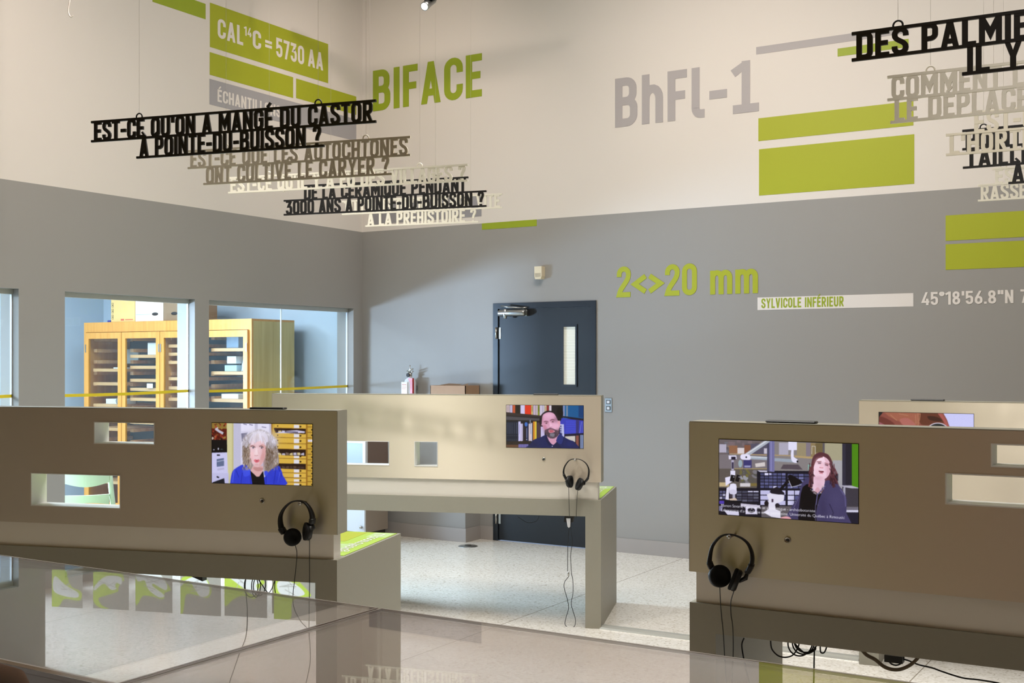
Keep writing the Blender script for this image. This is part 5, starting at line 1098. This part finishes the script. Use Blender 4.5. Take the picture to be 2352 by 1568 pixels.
# ------------------------------------------------------------------ hanging sentence signs
SH, BAR = 0.089, 0.0093
PITCH = SH - BAR; SZ = EYE + 11.2 * SH
def sign(anchor, right, rows, m, deg, label, group='hanging sentence signs', cw=0.053):
    px, d = anchor
    Fr = Frame(tuple(atd(px, HY, d))[:2], deg)
    o = empty('hanging_sign', (Fr.o.x, Fr.o.y, SZ), Fr.a, label, 'hanging sign', group)
    ext = []
    for s, a, b in rows:
        xa = Fr.loc(a, 500).x; xb = Fr.loc(b, 500).x if b else xa + cw * 0.81 * len(s) + 0.02
        ext.append((xa, xb))
    mb = MB(); th = 0.008
    for i, ((s, a, b), (xa, xb)) in enumerate(zip(rows, ext)):
        z1 = -PITCH * i; z0 = z1 - SH
        text_into(mb, s, xa + 0.014, z0 + BAR * .35, xb - xa - 0.028, SH - BAR * .7, 0, th, gap=0.085, weight=1.02)
    n = len(rows)
    for i in range(n + 1):
        zz = -PITCH * i
        lo = min(ext[max(i - 1, 0)][0], ext[min(i, n - 1)][0]) if 0 < i < n else ext[0 if i == 0 else n - 1][0]
        hi = max(ext[max(i - 1, 0)][1], ext[min(i, n - 1)][1]) if 0 < i < n else ext[0 if i == 0 else n - 1][1]
        mb.box(lo, hi, -0.0009, th + 0.0009, zz - BAR, zz)
    mb.build('cut_lettering', m, o)
    xa, xb = ext[0]
    for t in (.18, .81):
        x = xa + (xb - xa) * t
        P = [(x + .014 * cos(radians(q)), th / 2, .003 + .014 * sin(radians(q))) for q in range(-10, 191, 20)]
        MB().tube(P, 0.003, 8).build('hanging_ring', m, o)
        MB().tube([(x, th / 2, 0.018), (x, th / 2, ZC - SZ)], 0.0005, 5).build('wire', M['wire'], o)
    return o
LD = 13.3
dep = lambda y, rows=0: (SZ - PITCH * rows - EYE) * F / (HY - y)
sign((863, dep(228)), True, [("EST-CE QU'ON A MANGÉ DU CASTOR", 209, 863), ('À POINTE-DU-BUISSON ?', 313, 744)], M['black'], LD, 'black sign asking about eating beaver, nearest of the left group')
sign((942, dep(312)), True, [('EST-CE QUE LES AUTOCHTONES', 431, 942), ('ONT CULTIVÉ LE CARYER ?', 467, 900)], M['whites_shaded'], LD, 'ivory sign in a painted shade tone, about cultivating hickory, just behind the black beaver sign')
sign((1074, dep(376)), True, [("EST-CE QU'IL Y A EU DES VILLAGES ?", 524, 1074)], M['whites'], LD, 'one-line ivory sign about villages, between the shade-toned and lower black signs')
sign((1075, dep(405)), True, [('DE LA CÉRAMIQUE PENDANT', 693, 1075), ('3000 ANS À POINTE-DU-BUISSON ?', 651.5, 1116.5)], M['black'], LD, 'black sign about ceramics over 3000 years, lower of the left pair of black signs')
sign((1153, dep(443.5)), True, [("TU CROIS QU'ON MANGE VITE", 785, 1153), ('À LA PRÉHISTOIRE ?', 839, 1098)], M['whites'], LD, 'ivory sign ending in À LA PRÉHISTOIRE, lowest of the left group')
RD = 2.6
sign((1956, dep(74)), False, [('DES PALMIERS ICI', 1956, None), ('IL Y A 5000 ANS', 2209.5, None)], M['black'], RD, 'large black sign about palm trees at the upper right', cw=0.0565)
sign((2038, dep(174)), False, [('COMMENT LE CLIMAT', 2038, None), ('LE DÉPLACEMENT', 2045, None)], M['whites'], RD, 'ivory sign beginning COMMENT LE, right under the black palm tree sign', cw=0.0565)
sign((2172, dep(307.5, 1)), False, [('EST-CE QUE', 2229, None), ("L'HORTICULTURE", 2172.5, None)], M['whites_shaded'], RD, "ivory sign in a painted shade tone, reading L'HORTIC, overlapping the smaller black sign at right", cw=0.0565)
sign((2210, dep(298)), False, [('POINTES DE', 2210, None), ('TAILLÉES', 2211.5, None), ('À LA', 2316, None)], M['black'], RD, 'small three-line black sign reading TAILLÉE at the right edge', cw=0.0565)
sign((2246, dep(423.5, 1)), False, [('EST-CE', 2279, None), ('RASSEMBLER', 2246, None)], M['whites'], RD, 'ivory sign beginning RASSE, lowest of the right group', cw=0.0565)

# track spotlight at the top edge, with its track
p = atd(985, 8, 8.9)
o = empty('track_spotlight', tuple(p), 0, 'silver track spotlight with lit lens at the top edge of the view', 'spotlight')
ax = Vector(atd(966, 21, 8.75) - atd(1003, -4, 9.0)).normalized()
MB().lathe([(0.018, -0.09), (0.026, -0.085), (0.027, 0.02), (0.030, 0.022), (0.033, 0.06), (0.033, 0.085), (0.029, 0.086)], (0, 0, 0), ax, 24).build('lamp_housing', M['steel'], o)
MB().lathe([(0.029, 0.08), (0.026, 0.0865), (0.0, 0.088)], (0, 0, 0), ax, 24).build('lens', M['lens'], o)
MB().tube([(0.0, 0, 0.03), (0.02, 0, 0.07), (0.02, 0, 0.3)], 0.009).box(-0.03, 0.06, -0.02, 0.02, 0.02, 0.05).build('yoke', M['blackp'], o)
MB().box(-1.2, 1.2, -0.018, 0.018, 0.3, 0.335).build('track_rail', M['blackp'], o)
MB().tube([(0.9, 0, 0.335), (0.9, 0, ZC - p.z)], 0.006).tube([(-0.9, 0, 0.335), (-0.9, 0, ZC - p.z)], 0.006).build('rail_rod', M['blackp'], o)
p0, p1 = atd(160, 2, 6.8), atd(166, 38, 6.8)
c = smooth_pts([atd(160, -20, 6.8), atd(160, 2, 6.8), atd(157, 20, 6.8), atd(158, 32, 6.8), atd(163, 39, 6.8), atd(168, 36, 6.8)], 6)
c = [Vector((c[0].x, c[0].y, ZC))] + c
tag(MB().tube(c, 0.004, 8).build('wire_hook', M['wire']), 'bent grey wire hook hanging at the upper left against the white wall', 'hook')

# ------------------------------------------------------------------ laboratory
CY = 7.95
cxl, cxr = onY(193, 800, CY).x, onY(578, 800, CY).x
CH = 1.985; CD = 0.58
o = empty('glazed_cabinet', (cxl, CY, 0), 0, 'tall honey wood cabinet with glass doors and a plywood side, behind the windows', 'cabinet')
W = cxr - cxl
MB().box(0, W, 0.0, CD, 0.0, 0.08).box(0, W, 0.0, CD, CH - 0.02, CH).box(0, 0.03, 0.02, CD, 0.08, CH - 0.02).box(0, W, 0.0, 0.022, CH - 0.10, CH - 0.02).box(W / 2 - 0.012, W / 2 + 0.012, 0.02, CD - .02, 0.08, CH - 0.1).box(0, 0.028, 0, 0.022, 0.08, CH - 0.1).box(W - 0.04, W, 0, 0.022, 0.08, CH - 0.1).build('carcass', M['wood'], o)
MB().box(W - 0.02, W, 0.022, CD, 0.08, CH - 0.02).build('side_panel', M['ply'], o)
MB().box(0.03, W - 0.02, CD - 0.015, CD, 0.08, CH - 0.02).build('back_panel', M['slate'], o)
ed = [onY(q, 800, CY).x - cxl for q in (199, 283, 371)]; ed.append((ed[2] + W - 0.03) / 2); ed.append(W - 0.03)
shelf_z = [[1.845, 1.50, 1.36, 1.14, 0.9, 0.62, 0.36], [1.845, 1.64, 1.53, 1.40, 1.31, 1.21, 0.98, 0.76, 0.5, 0.3], [1.845, 1.74, 1.66, 1.58, 1.42, 1.33, 1.22, 0.9, 0.6], [1.70, 1.48, 1.22, 1.13, 0.9, 0.6, 0.35]]
for i in range(4):
    a, b = ed[i] + 0.004, ed[i + 1] - 0.004; st = 0.052
    dz0, dz1 = 0.085, CH - 0.105
    d_ = MB().holes(a, b, dz0, dz1, -0.022, 0.0, [(a + st, b - st, dz0 + 0.08, dz1 - 0.062)]).build('glass_door', M['wood'], o)
    MB().box(a + st, b - st, -0.013, -0.009, dz0 + 0.08, dz1 - 0.062).build('door_pane', M['glass'], d_)
    hx = (a + 0.01 if i % 2 == 0 else b - 0.01)
    for zz in (1.72, 0.4): MB().box(hx - 0.006, hx + 0.006, -0.027, -0.022, zz - 0.04, zz + 0.04).build('hinge', M['steel'], d_)
    for zz in shelf_z[i]: MB().box(a + 0.05, b - 0.012, 0.04, CD - 0.02, zz - 0.016, zz + 0.014).build('shelf', M['shelf'], o)
    cl = MB()
    for k in range(14): cl.box(a + 0.005, a + 0.05, 0.08, CD - 0.03, 0.3 + k * 0.115, 0.335 + k * 0.115)
    cl.build('runner_strip', M['shelf'], o)
# things on the cabinet shelves
def item(name, m, door, u, zz, w_, h_, label, cat, kind='box', dy=0.1, dep_=0.16):
    x = cxl + ed[door] + (ed[door + 1] - ed[door]) * u; z = zz + 0.0145
    q = MB()
    if kind == 'box': q.bbox(-w_ / 2, w_ / 2, 0, dep_, 0, h_, 0.003)
    elif kind == 'lump':
        q.lathe([(w_ * .42, 0), (w_ * .5, h_ * .15), (w_ * .46, h_ * .5), (w_ * .3, h_ * .85), (w_ * .08, h_)], (0, w_ * .5, 0), (0, 0, 1), 18)
        rr = random.Random(int(x * 1000)); q.v = [(a + rr.uniform(-.1, .1) * w_, b + rr.uniform(-.06, .06) * w_, max(0, c + (rr.uniform(-.08, .08) * h_ if c > 0 else 0))) for a, b, c in q.v]
    elif kind == 'paper': q.box(-w_ / 2, w_ / 2, 0, dep_, 0, h_)
    ob = q.build(name, m); ob.location = (x, CY + dy, z)
    return tag(ob, label, cat, 'things on the cabinet shelves')
item('white_carton', M['paper'], 1, .55, 1.64, .13, .12, 'white carton on the upper shelf of the second cabinet door', 'box')
item('white_carton', M['paper'], 1, .8, 1.64, .07, .12, 'narrow white carton beside the other carton behind the second cabinet door', 'box')
item('paper_label', M['paper'], 1, .66, 1.31, .085, .045, 'small white card standing on a middle shelf of the second door', 'card', dy=-0.002 + 0.02, dep_=.003)
item('blue_bag', M['bluebag'], 2, .55, 1.42, .15, .11, 'blue plastic bag behind the third cabinet door', 'bag', 'lump')
item('blue_bag', M['bluebag'], 1, .80, 1.40, .10, .08, 'small blue plastic bag at the right of the second cabinet door', 'bag', 'lump')
item('wrapped_bundle', M['wrap'], 2, .55, 0.9, .17, .24, 'bubble-wrapped bundle low behind the third cabinet door', 'bundle', 'lump')
item('wrapped_bundle', M['wrap'], 3, .70, 1.48, .13, .13, 'bubble-wrapped bundle on the middle shelf behind the fourth cabinet door', 'bundle', 'lump')
item('wrapped_bundle', M['wrap'], 3, .84, 1.22, .08, .19, 'bubble-wrapped bundle above the lower shelf behind the fourth cabinet door', 'bundle', 'lump')
item('white_carton', M['paper'], 3, .44, 1.553, .12, .07, 'white carton on top of the pale blue tin in the fourth cabinet door', 'box', dy=.1)
item('blue_tin', mat('pale_blue_tin', (170, 198, 206), 0.4), 3, .42, 1.48, .16, .058, 'pale blue tin under a white carton in the fourth cabinet door', 'tin', dy=.1)
item('plastic_tub', mat('cloudy_tub', (150, 170, 196), 0.3), 3, .46, 1.70, .16, .13, 'cloudy plastic tub on the top shelf behind the fourth cabinet door', 'tub')
item('tub_lid', mat('lime_lid', (140, 190, 90), 0.4), 3, .46, 1.832, .17, .02, 'green lid resting on the cloudy plastic tub', 'lid')
item('white_carton', M['paper'], 3, .82, 1.70, .07, .17, 'tall white carton beside the cloudy tub behind the fourth door', 'box')
item('white_tray', M['paper'], 3, .40, 1.22, .22, .045, 'white tray on the lower shelf behind the fourth cabinet door', 'tray')
item('paper_stack', M['paper'], 0, .7, 1.50, .2, .012, 'thin white papers on a shelf behind the first cabinet door', 'paper', 'paper')
item('paper_stack', M['paper'], 0, .55, 1.14, .26, .05, 'pile of white papers on the lower shelf behind the first door', 'paper', 'paper')
item('stone_lump', mat('grey_stone', (150, 146, 140), 0.8), 0, .78, 1.14, .1, .08, 'grey stone beside papers behind the first cabinet door', 'stone', 'lump', dy=.03)
item('grey_board', mat('grey_board', (150, 150, 146), 0.7), 0, .5, 1.55, .3, .15, 'pale grey board standing behind the first cabinet door', 'board', dy=.3, dep_=.02)
# boxes on the cabinet
def top_box(px0, px1, m, label, h_=0.26):
    x0, x1 = onY(px0, 720, CY + .04).x, onY(px1, 720, CY + .04).x
    ob = empty('storage_box', (x0, CY + .04, CH + 0.001), 0, label, 'box', 'boxes on top of the cabinet')
    MB().bbox(0.002, x1 - x0 - 0.002, 0, 0.34, 0, h_, 0.003).build('carton', m, ob); return ob, x1 - x0
b, bw = top_box(254.5, 310, M['cardy'], 'yellow cardboard box on the cabinet, leftmost of three')
for z in (.03, .09, .15): MB().holes(.018, .04, z, z + .045, -.0012, 0, [(.021, .037, z + .003, z + .042)]).prism([(.024, z + .015), (.034, z + .015), (.029, z + .032)], -.0012, 0).build('handling_mark', M['ink'], b)
MB().box(bw * .6, bw * .92, -.001, 0, .018, .026).box(bw * .42, bw * .55, -.001, 0, .014, .03).build('printed_line', M['redink'], b)
b, bw = top_box(310.5, 374.5, M['cardw'], 'pale cardboard box on the cabinet, middle of three')
MB().lathe([(.001, 0), (.045, .0006), (.045, .0015), (.001, .002)], (0, 0, 0), (0, -1, 0), 24).build('handle_hole', M['ink'], b, lambda x, y, z: (bw * .72 + x, y - 0.0005, .07 + z * .35))
MB().box(0.01, bw * .55, -.001, 0, .066, .07).build('printed_line', M['tealink'], b)
b, bw = top_box(375, 440, M['cardd'], 'dark brown cardboard box on the cabinet, rightmost of three')
MB().lathe([(.001, 0), (.045, .0006), (.045, .0015), (.001, .002)], (0, 0, 0), (0, -1, 0), 24).build('handle_hole', M['ink'], b, lambda x, y, z: (bw * .4 + x, y - 0.0005, .07 + z * .35))
ob = MB().bbox(-.025, .025, 0, .03, 0, .022, .004).build('tape_roll', mat('cobalt_plastic', (50, 60, 150), 0.4)); q = onY(250, 735, CY + .06); ob.location = (q.x, CY + .06, CH + .001)
tag(ob, 'small blue object on the cabinet, left of the yellow box', 'small object')
# pale green chair
q = atd(199, 1100, 9.15)
ch = empty('chair', (q.x, q.y, 0), radians(52), 'pale green wooden chair behind the window, seen through the left table opening', 'chair')
def arcx(z0, z1, dz, bow=0.05, th=0.018, hw=.168):
    m_ = MB(); n = 14; V = []; fs = []
    for i in range(n + 1):
        t = i / n; x = -hw + 2 * hw * t; y = -bow * sin(pi * t); zz = z0 - dz * sin(pi * t) + dz
        V += [(x, y, zz), (x, y + th, zz), (x, y + th, z1), (x, y, z1)]
    for i in range(n):
        a = i * 4; b_ = a + 4
        for k in range(4): fs.append([a + k, a + (k + 1) % 4, b_ + (k + 1) % 4, b_ + k])
    fs += [[3, 2, 1, 0], [n * 4 + k for k in range(4)]]
    return m_.add(V, fs)
arcx(.61, .82, .03).build('backrest', M['pgreen'], ch); arcx(.485, .545, -.02, .04).build('lower_rail', M['pgreen'], ch)
MB().bbox(-.2, .2, -.42, -.0, .43, .46, .01).build('seat', M['pgreen'], ch)
for sx in (-1, 1):
    MB().tube([(sx * .215, .06, 0), (sx * .2, .02, .42), (sx * .18, .02, .6), (sx * .168, .035, .83)], [.016, .02, .02, .016], 8).build('leg', M['pgreen'], ch)
    MB().tube([(sx * .2, -.42, 0), (sx * .18, -.38, .43)], [.014, .019], 8).build('leg', M['pgreen'], ch)
# white drawer unit in the corner
q = atd(841, 1200, 10.25); dx1, dy0 = q.x, q.y
o = empty('drawer_unit', (dx1, dy0, 0), 0, 'white drawer unit on a black base in the corner behind the middle table', 'drawer unit')
dd = 0.31; dw = 0.62
MB().box(-dw + .03, -.03, .03, dd, 0, .085).build('base', M['ink'], o)
MB().box(-dw, 0, .0, dd, .085, .5).build('body', mat('taupe_laminate', (140, 126, 112), 0.4), o)
for k in range(2):
    f_ = MB().box(-dw + .004 + k * dw / 2, -.004 - (1 - k) * dw / 2, -.018, 0, .09, .49).build('drawer', M['white'], o)
    MB().holes(-dw + .08 + k * dw / 2, -dw + .23 + k * dw / 2, .34, .40, -.022, -.018, [(-dw + .088 + k * dw / 2, -dw + .222 + k * dw / 2, .348, .392)]).build('label_holder', M['steel'], f_)
    MB().box(-dw + .088 + k * dw / 2, -dw + .222 + k * dw / 2, -.020, -.018, .348, .392).build('label_card', M['paper'], f_)
    MB().lathe([(.008, 0), (.008, .008), (.014, .012), (.012, .022), (.004, .025)], (-.035 - (1 - k) * dw / 2, -.018, .135), (0, -1, 0), 14).build('knob', M['chrome'], f_)
o = empty('showcase_box', (dx1, dy0, 0.5), 0, 'white framed box with clear front standing on the drawer unit', 'display box')
MB().holes(-dw, 0, 0.001, .40, -.012, .02, [(-dw + .03, -.03, .17, .37)]).build('front_frame', M['white'], o)
MB().box(-dw + .03, -.03, -.002, .004, .17, .37).build('clear_front', mat('frosted_front', (156, 166, 182), 0.25), o)
MB().box(-dw, 0, .02, dd, 0.001, .012).box(-.012, 0, .02, dd, .012, .40).box(-dw, -dw + .012, .02, dd, .012, .40).box(-dw + .012, -.012, dd - .012, dd, .012, .40).box(-dw, 0, .02, dd, .388, .40).build('carcass', mat('brown_laminate', (112, 92, 80), 0.3), o)
